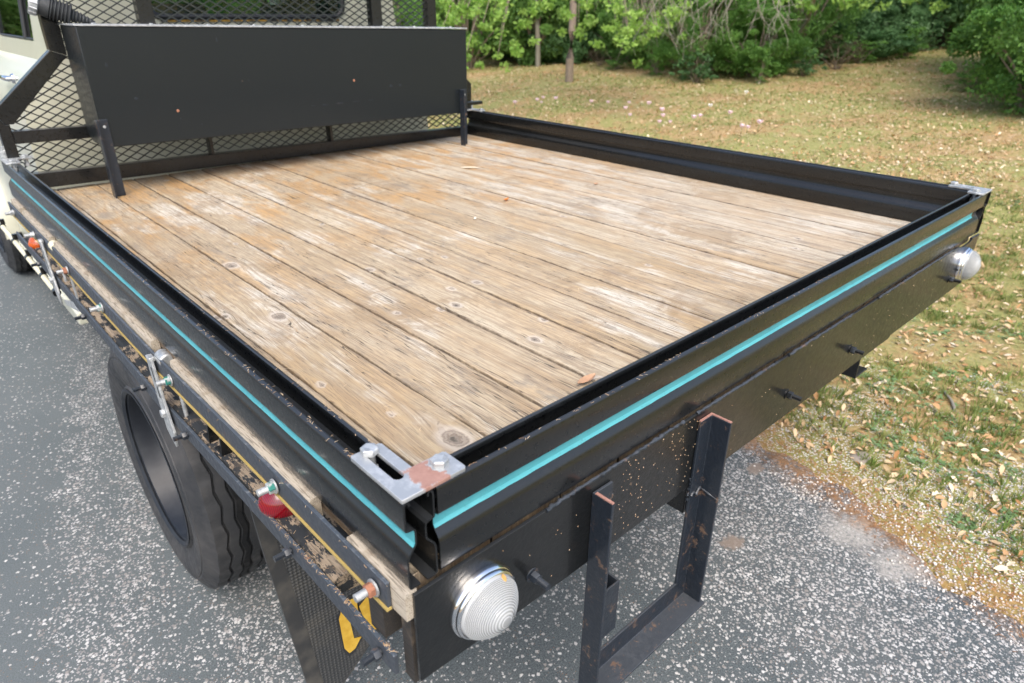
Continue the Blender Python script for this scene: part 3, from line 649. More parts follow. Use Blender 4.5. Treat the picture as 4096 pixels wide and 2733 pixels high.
# timber rail behind the lower bar
g = G(); n = 50; rings = []; rg = random.Random(2)
for k in range(n+1):
    y = .222+(2.78-.222)*k/n; e = [rg.uniform(-.0016, .0016) for _ in range(4)]; dz_ = side_z(y)
    rings.append([(-.0085, y, -.2900+e[0]+dz_), (.004, y, -.2850+e[1]+dz_), (.070, y, -.2845+e[2]+dz_), (.073, y, -.330+dz_), (-.0085, y, -.316+e[3]+dz_)])
g.loft(rings); g.obj('timber_rail', 'beam', truck, smooth=25)
for (y0, y1, x0, x1, zt, zb) in ((.012, .035, .004, .5, -.190, -.335), (.066, .105, -.006, .12, -.197, -.285), (.120, .140, .012, .30, -.20, -.30)):
    g = G(); n = 6; rings = []
    for k in range(n+1):
        x = x0+(x1-x0)*k/n; e = [rg.uniform(-.003, .003) for _ in range(4)]
        rings.append([(x, y0+e[0]*.5, zt+e[1]), (x, y1+e[2]*.5, zt), (x, y1, zb+e[3]), (x, y0, zb+e[0])])
    g.loft(rings); g.obj('bearer_end', 'rot', truck, smooth=30)
for y in (.695, .765):                               # dark brackets standing on the timber rail
    g = G(); z = -.288+side_z(y); g.prism([(.0, z), (.045, z), (.045, z+.06), (.012, z+.06), (.002, z+.045)], 1, y, y+.006); g.box(.0, y, z-.001, .05, y+.045, z+.004); g.obj('rail_bracket', 'black', truck, bevel=.001, smooth=0)
for y in (.97, 2.06):                                # rollers between the packing strips
    g = G(); g.lathe([(0, .014), (.004, .017), (.040, .017), (.044, .014)], (.0, y-.02, -.166+side_z(y)*.5), (0, 1, 0), 20); g.obj('roller', 'galv' if y < 1 else 'creampipe', truck)
# hinge straps
def strap(y, label):
    z = side_z(y); g = G()
    A = [(-.021, y+.045, -.155+z), (-.021, y+.008, -.152+z), (-.021, y-.012, -.25+z), (-.021, y-.036, -.33+z), (-.021, y-.024, -.375+z), (-.021, y+.022, -.345+z), (-.021, y+.036, -.25+z)]
    ob = [(p[1], p[2]) for p in A]; g.prism(ob, 0, -.0275, -.0215); s1 = g.obj('hinge_strap', 'galv', truck, bevel=.0012, smooth=0, label=label)
    g = G(); g.prism([(y+.022, -.175+z), (y+.016, -.175+z), (y+.002, -.25+z), (y+.008, -.25+z)], 0, -.0283, -.0276); g.obj('slot', 'black', s1, smooth=0)
    g = G(); hexbolt(g, (-.0277, y+.004, -.292+z), (-1, 0, 0), .011, .008, .006, .006); g.obj('bolt', 'galv', s1)
    g = G(); g.box(-.030, y+.010, -.160+z, -.0162, y+.036, -.149+z); g.obj('strap_lug', 'galv', s1, bevel=.002)
    g = G(); g.tube([(.004, y-.05, -.20+z), (.004, y-.06, -.34+z)], .005, 10); g.obj('hinge_rod', 'galv', s1)
strap(.975, 'galvanised hinge strap above the rear tyre'); strap(2.14, 'galvanised hinge strap near the cab')
g = G(); g.prism([(1.93, -.335), (1.87, -.352), (2.10, -.40), (2.11, -.385)], 0, -.016, -.010); g.prism([(1.865, -.355), (1.885, -.352), (1.885, -.22), (1.872, -.22)], 0, -.010, -.005); g.obj('latch_bar', 'galv', truck, smooth=0, bevel=.001)
# cream pipe below the lower bar, with black clamps
pts = [(-.020, 2.20+k*.06, -.382) for k in range(26)]
g = G(); g.tube(pts, .0105, 12); cp = g.obj('cream_pipe', 'creampipe', truck)
for y in (2.205, 2.42, 2.70, 2.99, 3.3):
    g = G(); g.lathe([(-.012, .0135), (.012, .0135)], (-.020, y, -.382), (0, 1, 0), 14); g.box(-.024, y-.008, -.372, -.006, y+.008, -.348); g.obj('clamp', 'black', cp, smooth=30)

# headboard --------------------------------------------------------------
HB = empty  # (function kept)
def hpoly(g, pts, y0=2.742, y1=2.790): g.prism([(x, z-.0135*x+.002) for x, z in pts], 1, y0, y1)
HBY0, HBY1 = 2.742, 2.790
def hb_part(name, pts, label=None):
    g = G(); hpoly(g, pts); return g.obj(name, 'black', truck, bevel=.002, smooth=0, label=label)
for sx, cx in ((1, 0), (-1, TW)):
    q = lambda x: cx+sx*x
    hb_part('headboard_post', [(q(.262), .392), (q(.318), .372), (q(.318), 1.20), (q(.262), 1.20)])
    hb_part('headboard_brace', [(q(.262), .391), (q(.022), .178), (q(.050), .130), (q(.076), .130), (q(.317), .371)])
    hb_part('headboard_foot', [(q(.022), .177), (q(.022), .005), (q(.062), .005), (q(.062), .1295), (q(.049), .1295)])
hb_part('headboard_top', [(.319, 1.145), (TW-.319, 1.145), (TW-.319, 1.20), (.319, 1.20)])
hb_part('headboard_rail', [(.063, .056), (TW-.063, .056), (TW-.063, .104), (.063, .104)])
hb_part('headboard_sill', [(.063, -.124), (TW-.063, -.116), (TW-.063, -.064), (.063, -.064)])
for x0 in (.612, 1.728): hb_part('headboard_upright', [(x0, .1045), (x0+.06, .1045), (x0+.06, 1.1445), (x0, 1.1445)])
for x0 in (.80, 1.42): hb_part('headboard_stay', [(x0, -.0635), (x0+.014, -.0635), (x0+.014, .0555), (x0, .0555)])
# expanded mesh: strands as real geometry
def inside(x, z):
    if z < -.064-.0135*x or z > 1.13: return False
    xx = min(x, TW-x)
    if z < .056: return .03 < xx
    if z < .13: return .06 < xx
    if z < .38: return xx > .062+(z-.13)*(.318-.062)/.25*.98
    return xx > .31
g = G(); dx, dzz = .0575, .0325; ym = 2.766
def strand(x0, z0, x1, z1, s_):
    w = .0023; dy = .0024
    for a, b, c_, d_ in (((x0, z0), (x1, z1), 0, 0),):
        L = math.hypot(b[0]-a[0], b[1]-a[1]); nx_, nz_ = -(b[1]-a[1])/L*w, (b[0]-a[0])/L*w
        g.loft([[(a[0]-nx_, ym+s_*.002-dy, a[1]-nz_), (a[0]+nx_, ym+s_*.002-dy, a[1]+nz_), (a[0]+nx_, ym+s_*.002+dy, a[1]+nz_), (a[0]-nx_, ym+s_*.002+dy, a[1]-nz_)],
                [(b[0]-nx_, ym-s_*.002-dy, b[1]-nz_), (b[0]+nx_, ym-s_*.002-dy, b[1]+nz_), (b[0]+nx_, ym-s_*.002+dy, b[1]+nz_), (b[0]-nx_, ym-s_*.002+dy, b[1]-nz_)]], True, False)
for r_ in range(int(1.25/dzz*2)):
    z = -.11+r_*dzz/2; off = (r_ % 2)*dx/2; x = .0+off
    while x < TW:
        if inside(x, z):
            for s_ in (1, -1):
                x1, z1 = x+s_*dx/2, z+dzz/2
                if inside(x1, z1) or inside((x+x1)/2, (z+z1)/2): strand(x, z, x1, z1, s_)
        x += dx
ms = g.obj('mesh_panel', 'mesh', truck, smooth=0); ms['kind'] = 'stuff'
# rust scabs on the sill: a few flaky lumps of leaf dirt lying along it
# toolbox ------------------------------------------------------------------
bx0, bx1, by0, by1, bz0, bz1 = .318, 2.150, 2.500, 2.7395, .042, .468
g = G(); xr = bx1
cs = [(by0, bz0+.004), (by0, bz1-.003), (by1, bz1-.003), (by1, bz0+.030), (by1-.06, bz0+.004)]
n = 30; rings = []
for k in range(n+1): rings.append([(bx0+(bx1-bx0)*k/n, y, z-.018*(k/n)*(1 if z < .2 else .2)) for y, z in cs])
g.v = [(x, y, z+(.016-.026*(x-bx0)/(bx1-bx0) if z > .3 else 0)) for x, y, z in g.v] if False else g.v; g.loft(rings); g.v = [(x, y, z+(.014-.028*(x-bx0)/(bx1-bx0) if z > .3 else 0)) for x, y, z in g.v]; tb = g.obj('toolbox', 'box', truck, bevel=.003, smooth=30, label='long black steel toolbox across the front of the tray')
g = G(); g.prism([(bx0-.004, by0-.004), (bx1+.004, by0-.004), (bx1+.004, by1), (bx0-.004, by1)], 2, bz1-.0025, bz1+.0035); g.v = [(x, y, z+.014-.028*(x-bx0)/(bx1-bx0)) for x, y, z in g.v]; g.obj('lid', 'galv', tb, smooth=0, bevel=.001)
for k in range(9):
    g = G(); hexbolt(g, (bx0+.07+k*.21, by0+.03+.03*(k % 2), bz1+.0175-.028*(.07+k*.21)/(bx1-bx0)), (0, 0, 1), .008, .005, .004, .002); g.obj('bolt', 'galv', tb)
g = G(); rg = random.Random(8)                                   # scratches and chips
def chip(x, z, lx, lz):
    pts = [(x+lx*math.cos(a)*rg.uniform(.6, 1), z+lz*math.sin(a)*rg.uniform(.6, 1)) for a in [2*math.pi*k/7 for k in range(7)]]
    g.prism(pts, 1, by0-.0008, by0+.0006)
for (x, z, lx, lz) in ((1.22, .135, .012, .003), (1.28, .134, .022, .003), (1.36, .136, .030, .004), (1.45, .137, .028, .0028), (1.53, .137, .02, .002), (1.655, .196, .012, .008), (1.71, .198, .012, .007),
                       (.467, .219, .008, .008), (.39, .344, .006, .010), (.822, .423, .005, .013), (.62, .13, .004, .004), (.70, .10, .004, .003), (.9, .26, .004, .004), (.93, .262, .004, .004), (1.02, .2, .003, .003), (2.08, .14, .006, .005)): chip(x, z, lx, lz)
sc = g.obj('scratch', 'bluish', tb, smooth=0); sc['kind'] = 'stuff'
for (x, z) in ((.614, .161), (1.447, .233)): g = G(); g.lathe([(-.0005, .006), (.0008, .0045)], (x, by0-.0006, z), (0, -1, 0), 9); g.obj('rust_spot', 'rust', tb)
for x0, sgn in ((.300, 1), (2.092, 1)):
    g = G(); a = .045
    lean = .0
    sec = [(0, 0), (.046, 0), (.046, .005), (.005, .005), (.005, .040), (0, .040)]
    rings = [[(x0+p[0], 2.497-p[1]+.0, z) for p in sec] for z in (-.1425, .152)]
    rings = [[(x0+p[0], 2.498-(.005-p[1] if False else p[1]), z) for p in sec] for z in (-.1435, .152)]
    g.loft(rings); lg = g.obj('toolbox_leg', 'bluish', truck, bevel=.001, smooth=0)
    g = G(); g.lathe([(0, .006), (.002, .005)], (x0+.03, 2.4925, .125), (0, -1, 0), 12); g.obj('rivet', 'galv', lg)
g = G(); g.box(bx1+.0, 2.60, .048, 2.345, 2.64, .066); g.obj('toolbox_stay', 'black', truck, bevel=.002)
# ribbed rubber boot with a galvanised cap beside the toolbox
o = Vector((.232, 2.700, .560)); d = (Vector((.425, 2.66, .486))-o).normalized()
g = G(); pr = [(.030, .001), (.030, .036), (.062, .038)]
for k in range(12):
    h = .064+k*.0115; r_ = .040-.0025*k if k > 5 else .041; pr += [(h, r_*.80), (h+.003, r_), (h+.006, r_), (h+.009, r_*.80)]
pr += [(.21, .006), (.211, .001)]; g.lathe(pr, o, d, 28); bt = g.obj('rubber_boot', 'rubber', truck, smooth=50)
g = G(); pr = [(0, .001), (0, .040), (.004, .043), (.026, .043), (.030, .038), (.030, .002)]; g.lathe(pr, o, d, 28)
for k in range(14):
    a = 2*math.pi*k/14; aa = d.cross(Vector((0, 0, 1))).normalized(); bb = d.cross(aa); c_ = o+.0425*(math.cos(a)*aa+math.sin(a)*bb); g.tube([c_+d*.003, c_+d*.027], .0035, 6)
g.obj('cap', 'galv', bt, smooth=40)

# cab ----------------------------------------------------------------------
def cab_half():
    return [(.175, -.78), (.150, -.55), (.142, -.20), (.150, .05), (.175, .22), (.215, .265), (.270, .300), (.318, .325), (.330, .40), (.405, 1.02), (.47, 1.10), (.60, 1.135)]
H = cab_half(); outline = H+[(TW-x, z) for x, z in H[::-1]]
CY0, CY1 = 3.03, 4.55
# rear wall with a rounded window opening
wx0, wx1, wz0, wz1, wr = .735, 1.725, .505, .93, .06
inner = []
for (cx, cz, a0) in ((wx1-wr, wz1-wr, 0), (wx0+wr, wz1-wr, 90), (wx0+wr, wz0+wr, 180), (wx1-wr, wz0+wr, 270)):
    for k in range(7): a = R(a0+15*k); inner.append((cx+wr*math.cos(a), cz+wr*math.sin(a)))
def ray_out(p, poly):
    c = ((wx0+wx1)/2, (wz0+wz1)/2); d = (p[0]-c[0], p[1]-c[1]); best = None
    for i in range(len(poly)):
        a, b = poly[i], poly[(i+1) % len(poly)]; ex, ez = b[0]-a[0], b[1]-a[1]; den = d[0]*ez-d[1]*ex
        if abs(den) < 1e-12: continue
        t_ = ((a[0]-c[0])*ez-(a[1]-c[1])*ex)/den; s_ = ((a[0]-c[0])*d[1]-(a[1]-c[1])*d[0])/den
        if t_ > 0 and -1e-6 <= s_ <= 1+1e-6 and (best is None or t_ > best): best = t_
    return (c[0]+d[0]*best, c[1]+d[1]*best)
# spokes through every outline corner too
angs = []
c0 = ((wx0+wx1)/2, (wz0+wz1)/2)
def ang(p): return math.atan2(p[1]-c0[1], p[0]-c0[0])
def in_at(a):
    best = None; d = (math.cos(a), math.sin(a))
    for i in range(len(inner)):
        p, q = inner[i], inner[(i+1) % len(inner)]; ex, ez = q[0]-p[0], q[1]-p[1]; den = d[0]*ez-d[1]*ex
        if abs(den) < 1e-12: continue
        t_ = ((p[0]-c0[0])*ez-(p[1]-c0[1])*ex)/den; s_ = ((p[0]-c0[0])*d[1]-(p[1]-c0[1])*d[0])/den
        if t_ > 0 and -1e-6 <= s_ <= 1+1e-6: best = t_
    return (c0[0]+d[0]*best, c0[1]+d[1]*best)
allp = sorted([(ang(p), p, ray_out(p, outline)) for p in inner]+[(ang(p), in_at(ang(p)), p) for p in outline], key=lambda q: q[0])
n = len(allp); vs = []; th = .03
for y in (CY0, CY0+th):
    vs += [(p[1][0], y, p[1][1]) for p in allp]+[(p[2][0], y, p[2][1]) for p in allp]
fs = []
for i in range(n):
    j = (i+1) % n; fs += [(i, j, n+j, n+i), (2*n+i, 3*n+i, 3*n+j, 2*n+j), (i, 2*n+i, 2*n+j, j), (n+i, n+j, 3*n+j, 3*n+i)]
g = G(); g.add(vs, fs); cb = g.obj('cab_rear_wall', 'cream', truck, smooth=25)
ring = [(p[0], CY0-.004, p[1]) for p in inner]; g = G()
def closed_tube(g, ring, r, n_=8):
    c = Vector(((wx0+wx1)/2, CY0, (wz0+wz1)/2)); rings = []; m = len(ring)
    for i, p in enumerate(ring):
        p = Vector(p); d_ = (Vector(ring[(i+1) % m])-Vector(ring[i-1])).normalized(); b = Vector((0, 1, 0)); a = d_.cross(b).normalized()
        rings.append([p+r*(math.cos(2*math.pi*k/n_)*a+math.sin(2*math.pi*k/n_)*b) for k in range(n_)])
    g.loft(rings+[rings[0]], True, False)
closed_tube(g, ring, .014); g.obj('window_seal', 'rubberseal', cb, smooth=60)
g = G(); g.box(wx0+.05, CY0-.0085, wz0-.021, wx1-.03, CY0-.0005, wz0-.010); g.obj('window_trim', 'trim', cb, smooth=0)
g = G(); g.prism([((p[0]-c0[0])*.995+c0[0], (p[1]-c0[1])*.995+c0[1]) for p in inner], 1, CY0+.008, CY0+.013); g.obj('window_pane', 'glass', cb, smooth=0)
# sides, floor and roof
def cab_side(sx, name='cab_side'):
    q = lambda x: x if sx > 0 else TW-x
    g = G(); outer = H; innr = [(x+.03, z) for x, z in H]
    # window opening in the upper panel from y=3.50 to 4.30, z .42 .. .98
    def panel(pts, y0, y1): g.loft([[(q(x), y0, z) for x, z in pts]+[(q(x+.028), y0, z) for x, z in pts[::-1]], [(q(x), y1, z) for x, z in pts]+[(q(x+.028), y1, z) for x, z in pts[::-1]]])
    panel(H[:9], CY0+th+.0005, CY1); panel(H[8:], CY0+th+.0005, 3.40); panel(H[9:], 3.4005, 4.30); panel(H[8:], 4.3005, CY1)
    return g.obj(name, 'cream', truck, smooth=35)
cs1 = cab_side(1); cs2 = cab_side(-1)
for (sx, par) in ((1, cs1), (-1, cs2)):
    q = lambda x: x if sx > 0 else TW-x
    def sxz(z): return .330+(z-.40)*(.075/.62)
    g = G(); g.loft([[(q(sxz(.40)+.010), 3.405, .402), (q(sxz(1.018)+.010), 3.405, 1.018), (q(sxz(1.018)+.014), 3.405, 1.018), (q(sxz(.40)+.014), 3.405, .402)], [(q(sxz(.40)+.010), 4.297, .402), (q(sxz(1.018)+.010), 4.297, 1.018), (q(sxz(1.018)+.014), 4.297, 1.018), (q(sxz(.40)+.014), 4.297, .402)]])
    g.obj('side_window', 'glass', par, smooth=0)
    g = G()
    for (a, b, tr_) in (((3.412, .405), (3.412, 1.012), .005), ((3.60, .405), (3.60, 1.012), .012), ((4.29, .405), (4.29, 1.012), .006), ((3.412, .408), (4.29, .408), .005)):
        g.tube([(q(sxz(a[1])+.006), a[0], a[1]), (q(sxz(b[1])+.006), b[0], b[1])], tr_, 8)
    g.obj('window_frame', 'rubberseal', par, smooth=60)
    g = G(); z = .265; g.tube([(q(.190), 3.14, z), (q(.158), 3.15, z), (q(.150), 3.22, z), (q(.153), 3.36, z-.004)], [.009, .012, .011, .006], 10); g.lathe([(0, .022), (.010, .018)], (q(.176), 3.14, z), (-sx, 0, 0), 16)
    g.obj('door_handle', 'chrome', par, smooth=50)
g = G(); g.box(.55, CY0, 1.105, TW-.55, CY1, 1.13); g.obj('cab_roof', 'cream', truck, smooth=0)
g = G(); g.box(.19, CY0+.04, -.60, TW-.19, CY1, -.56); g.obj('cab_floor', 'black', truck, smooth=0)
g = G()
g.box(.42, 3.16, .05, 1.06, 3.28, .56); g.box(1.36, 3.16, .05, 2.0, 3.28, .56); g.box(.42, 3.2, -.1, 2.0, 3.7, .06); g.obj('cab_seat', 'seat', truck, bevel=.03, smooth=40)
g = G(); g.tube([(.72+.17*math.cos(a), 4.05+.06*math.sin(a), .50+.17*math.sin(a)) for a in [2*math.pi*k/24 for k in range(25)]], .012, 8, False); g.obj('steering_wheel', 'rubberseal', truck)
g = G(); g.prism([(.30, -.3), (.30, .43), (TW-.30, .43), (TW-.30, -.3)], 1, 4.52, 4.55); g.obj('cab_firewall', 'cream', truck, smooth=0)
for x0 in (.42, 1.17, TW-.46): 
    g = G(); g.tube([(x0+.02, 4.54, .43), (x0+.02, 4.35, 1.11)], .02, 8); g.obj('windscreen_pillar', 'cream', truck)
g = G(); g.loft([[(.45, 4.535, .435), (TW-.45, 4.535, .435), (TW-.45, 4.54, .435), (.45, 4.54, .435)], [(.45, 4.345, 1.10), (TW-.45, 4.345, 1.10), (TW-.45, 4.35, 1.10), (.45, 4.35, 1.10)]]); g.obj('windscreen', 'glass', truck, smooth=0)
g = G(); rings = []
for k in range(13):
    y = 4.56+(6.2-4.56)*k/12; q_ = k/12; w_ = .55-.08*q_; zt = .42-.10*q_**2; rings.append([(1.2-w_, y, -.35), (1.2-w_, y, zt-.12), (1.2-w_+.12, y, zt-.02), (1.2, y, zt), (1.2+w_-.12, y, zt-.02), (1.2+w_, y, zt-.12), (1.2+w_, y, -.35)])
g.loft(rings); g.obj('bonnet', 'cream', truck, smooth=50)
for sx in (1, -1):                                   # front mudguards
    q = lambda x: x if sx > 0 else TW-x
    g = G(); rings = []
    for k in range(21):
        a = math.pi*(k/20)*1.05-.05; yc, zc, rr2 = 5.25, -.77, .50; y = yc-rr2*math.cos(a); z = zc+rr2*math.sin(a)
        rings.append([(q(.10), y, z-.02), (q(.13), y, z+.035), (q(.45), y, z+.06), (q(.75), y, z+.05), (q(.75), y, z+.03), (q(.45), y, z+.04), (q(.14), y, z+.01), (q(.12), y, z-.02)])
    g.loft(rings); g.obj('front_mudguard', 'cream', truck, smooth=60)
g = G(); g.box(.16, 4.551, -.60, .20, 4.80, -.1); g.box(.13, 3.06, -.86, .42, 4.6, -.79); g.obj('running_board', 'cream', truck, bevel=.01)

# wheels -----------------------------------------------------------------------
def make_wheel(cx, cy, cz, side, label=None):
    """side = -1: outer face towards -x"""
    R0 = .40; N = 220; w = .205
    hub = G(); 
    prof = [(.006, .238), (.0, .244), (.0, .254), (.007, .259), (.002, .275), (-.006, .305), (-.0085, .330), (-.0065, .344), (-.0035, .346), (-.0045, .352), (.006, .371)]
    tread = [(.022, .3985), (.052, .4005), (.054, .390), (.0585, .390), (.0605, .4015), (.086, .4025), (.088, .391), (.0925, .391), (.0945, .4025), (.1105, .4025)]
    half = prof+tread; full = half+[(w-a, r_) for a, r_ in half[::-1]]
    vs = []; n = len(full)
    for k in range(N):
        a = 2*math.pi*k/N; zz = (.0042 if (k//3) % 2 == 0 else -.0042)
        zz = .0045*(2*abs(2*((k/8) % 1)-1)-1)
        for j, (d, r_) in enumerate(full):
            dd = d+(zz if 12 <= j < n-12 and (r_ > .3 and j not in ()) else 0)
            rr_2 = r_
            if j in (11, n-12) and k % 6 < 2: rr_2 = r_-.0035
            x = dd*(-side)-0
            vs.append((cx+side*(-dd), cy+rr_2*math.cos(a), cz+rr_2*math.sin(a)) if False else (cx-side*dd, cy+rr_2*math.cos(a), cz+rr_2*math.sin(a)))
    fs = [(k*n+j, k*n+j+1, ((k+1) % N)*n+j+1, ((k+1) % N)*n+j) for k in range(N) for j in range(n-1)]
    wh = empty_child('wheel', (cx-side*w/2, cy, cz+ZR), label)
    g = G(); g.add(vs, fs); g.obj('tyre', 'tyre', wh, smooth=28)
    g = G(); pr = [(.004, .236), (-.004, .246), (-.003, .252), (.005, .246), (.012, .233), (.05, .226), (.095, .216), (.115, .196), (.118, .12), (.095, .10), (.080, .085), (.060, .078), (.055, .05), (.05, .001)]
    o = Vector((cx, cy, cz)); d = Vector((-side, 0, 0)); g.lathe(pr, o, d, 56, False); g.lathe([(.205, .24), (.19, .228), (.114, .214)], o, d, 40, False); g.obj('rim', 'rim', wh, smooth=40)
    g = G()
    for k in range(6):
        a = 2*math.pi*k/6+.3; c_ = o+Vector((0, .145*math.cos(a), .145*math.sin(a)))+d*.100; g.lathe([(-.018, .010), (0, .011)], c_, d, 6)
    g.obj('wheel_nut', 'rust', wh)
    return wh
def empty_child(name, loc, label=None):
    o = bpy.data.objects.new(name, None); COL.objects.link(o); o.empty_display_size = .1; setparent(o, truck, loc)
    if label: o['label'] = label
    return o
w_first = make_wheel(.0, 1.445, -.7725, -1, 'outer rear wheel with zigzag tread')
w_first.scale = (1, 1.05, 1.05); w_first.location.z += .0205; WL['wheel'].z += .0205
def copy_wheel(src, newloc, flip=False):
    e = src.copy(); COL.objects.link(e); setparent(e, truck, newloc)
    if flip: e.rotation_euler = (0, 0, math.pi)
    for ch in list(src.children):
        c_ = ch.copy(); COL.objects.link(c_); c_.parent = e; c_.location = ch.location
    if 'label' in e: del e['label']
    return e
w0 = bpy.data.objects['wheel']; b0 = WL['wheel']
copy_wheel(w0, b0+Vector((.25, 0, 0))); copy_wheel(w0, Vector((TW-b0.x, b0.y, b0.z)), True); copy_wheel(w0, Vector((TW-b0.x-.25, b0.y, b0.z)), True)
copy_wheel(w0, Vector((.20, 5.25, b0.z))); copy_wheel(w0, Vector((TW-.28, 5.25, b0.z)), True)
g = G(); g.tube([(.4, 5.25, -.77), (2.0, 5.25, -.77)], .045, 14); g.obj('front_axle', 'black', truck)

# mud flap ----------------------------------------------------------------------
def flap_poly(pts, y0, y1, name, mat, par, smooth=0):
    g = G(); g.prism(pts, 1, y0, y1); return g.obj(name, mat, par, smooth=smooth)
mf = flap_poly([(.004, -.36), (.012, -.50), (.042, -.85), (.062, -1.10), (.10, -1.085), (.30, -.912), (.46, -.77), (.47, -.36)], .600, .609, 'mud_flap', 'flapb', truck)
flap_poly([(.040, -.45), (.075, -.80), (.098, -1.075), (.30, -.905), (.44, -.78), (.44, -.45)], .5982, .6002, 'dimpled_panel', 'flap', mf)
e1 = [(.207, -.779), (.187, -.775), (.164, -.795), (.155, -.816), (.156, -.863), (.158, -.923), (.169, -.949), (.186, -.946), (.207, -.919), (.187, -.909), (.183, -.852), (.208, -.838)]
e2 = [(.212, -.815), (.250, -.790), (.272, -.800), (.278, -.905), (.268, -.925), (.243, -.925), (.228, -.905)]
def grow(p, k_): cx = sum(q[0] for q in p)/len(p); cz = sum(q[1] for q in p)/len(p); return [(cx+(q[0]-cx)*k_, cz+(q[1]-cz)*k_) for q in p]
for e in (e1, e2):
    flap_poly(grow(e, 1.14), .5968, .5981, 'emblem_outline', 'rubberseal', mf); flap_poly(e, .5955, .5967, 'emblem', 'flapy', mf)

# ------------------------------------------------------------------ litter on the truck (stuff)
rg = np.random.default_rng(21)
def bits(P, L, wid, name, mat, label, cat, lift=.0006, flat=True, ang=None):
    n = len(P); a = rg.uniform(0, math.pi*2, n) if ang is None else ang; L = L*rg.uniform(.5, 1.3, n)
    d = np.stack([np.cos(a), np.sin(a), np.zeros(n)], 1)*L[:, None]/2; s_ = np.stack([-np.sin(a), np.cos(a), np.zeros(n)], 1)*wid/2
    up_v = np.zeros((n, 3)); up_v[:, 2] = lift+wid*.4
    bend = s_*rg.uniform(-3, 3, (n, 1))
    V = np.concatenate([P-d+up_v*.3-s_, P-d+up_v*.3+s_, P+bend+up_v+s_, P+bend+up_v-s_, P+d+up_v*.5+s_, P+d+up_v*.5-s_]); i = np.arange(n)
    F = np.concatenate([np.stack([i, i+n, i+2*n, i+3*n], 1), np.stack([i+3*n, i+2*n, i+4*n, i+5*n], 1)])
    lv = np.tile(rg.uniform(0, 1, n), 6); o = fast(name, V, F, mat, lv); tag(o, label, cat, kind='stuff'); return o
P = []
for _ in range(130): P.append((rg.uniform(.001, .011), rg.beta(1, 2.2)*1.9, ZR-.0005))
for _ in range(50): P.append((rg.uniform(.036, .046), rg.beta(1, 2.2)*1.9, ZR-.0005))
for _ in range(70): P.append((rg.uniform(.05, 1.2), rg.uniform(.001, .008), ZR-.0005))
for _ in range(50): y = rg.uniform(.035, 1.3); P.append((rg.uniform(-.0160, -.0105), y, ZR-.1498+side_z(y)))
for _ in range(150): y = rg.beta(1, 1.6)*.75+.225; P.append((rg.uniform(.0, .05), y, ZR-.2845+side_z(y)))
for _ in range(110): y = rg.uniform(.035, .5); P.append((rg.uniform(-.016, -.010), y, ZR-.281+side_z(y)))
for _ in range(160): P.append((rg.uniform(.02, .5), rg.uniform(.013, .034), ZR-.1895))
for _ in range(700): P.append((rg.uniform(.20, 2.2), 2.745-abs(rg.normal(0, .018)), ZR-.1425+rg.uniform(0, .006)))
bits(np.array(P), .0065, .0008, 'tree_litter', 'straw', 'fine straw-coloured tree litter caught on the black rails and guard bars', 'litter')
P = np.stack([rg.uniform(.08, 2.3, 420), rg.uniform(.08, 2.7, 420), np.full(420, ZR-.1415)], 1)
bits(P, .013, .0012, 'deck_litter', 'straw', 'scattered brown needles and crumbs on the timber deck', 'litter')
# bits stuck on vertical faces of the skirt
n = 230; x = np.abs(rg.normal(0, 1, n)); x = np.concatenate([rg.normal(.62, .035, 60), rg.normal(.47, .03, 60), rg.uniform(.01, 2.1, 110)])
x = np.clip(x, .01, 2.2); z = rg.uniform(-.31, -.155, n); a = rg.normal(1.2, .5, n); L = rg.uniform(.001, .0042, n)
P = np.stack([x, np.full(n, -.0050), z+ZR], 1); d = np.stack([np.cos(a), np.zeros(n), np.sin(a)], 1)*L[:, None]/2; s_ = np.stack([-np.sin(a), np.zeros(n), np.cos(a)], 1)*.0004
V = np.concatenate([P-d, P+s_, P+d, P-s_+np.array([0, -.0008, 0])]); i = np.arange(n); o = fast('skirt_litter', V, np.stack([i, i+n, i+2*n, i+3*n], 1), 'straw', np.tile(rg.uniform(0, 1, n), 4)); tag(o, 'tiny straw chips stuck to the black rear skirt', 'litter', kind='stuff')

# leaves lying on the deck: countable things
def bed_leaf(x, y, L, wd, rot, mat, label, curl=.4, z=DZ+ZR+.0012):
    g = G(); n = 8; rings = []
    ca, sa = math.cos(rot), math.sin(rot)
    for k in range(n+1):
        q = k/n; w_ = max(.0006, wd/2*math.sin(math.pi*(q*.94+.03))**.8); xx = (q-.5)*L; zz = .0008+L*curl*(q-.5)**2
        row = [(-w_, zz+w_*.7), (0, zz), (w_, zz+w_*.7), (w_, zz+w_*.7+.0005), (0, zz+.0006), (-w_, zz+w_*.7+.0005)]
        rings.append([(x+ca*xx-sa*v, y+sa*xx+ca*v, z+h) for v, h in row])
    g.loft(rings); o = g.obj('fallen_leaf', mat, None, dz=0, smooth=60); o['label'] = label; o['category'] = 'leaf'; o['group'] = 'dry leaves lying on the deck'; return o
bed_leaf(.585, .212, .056, .020, .05, 'bleaf', 'curled brown dry leaf against the tailboard on the timber deck', .5)
bed_leaf(1.447, 1.405, .034, .016, .3, 'oleaf', 'small orange leaf in the middle of the timber deck', .8)
bed_leaf(1.73, 1.972, .09, .014, -.7, 'pleaf', 'long pale leaf lying near the toolbox on the deck', .15)
bed_leaf(1.18, 1.28, .030, .010, .8, 'pleaf', 'tiny pale curled leaf at the centre of the deck', .5)
bed_leaf(1.93, 1.35, .03, .014, 0, 'bleaf', 'small brown leaf beside the far drop side', .5)

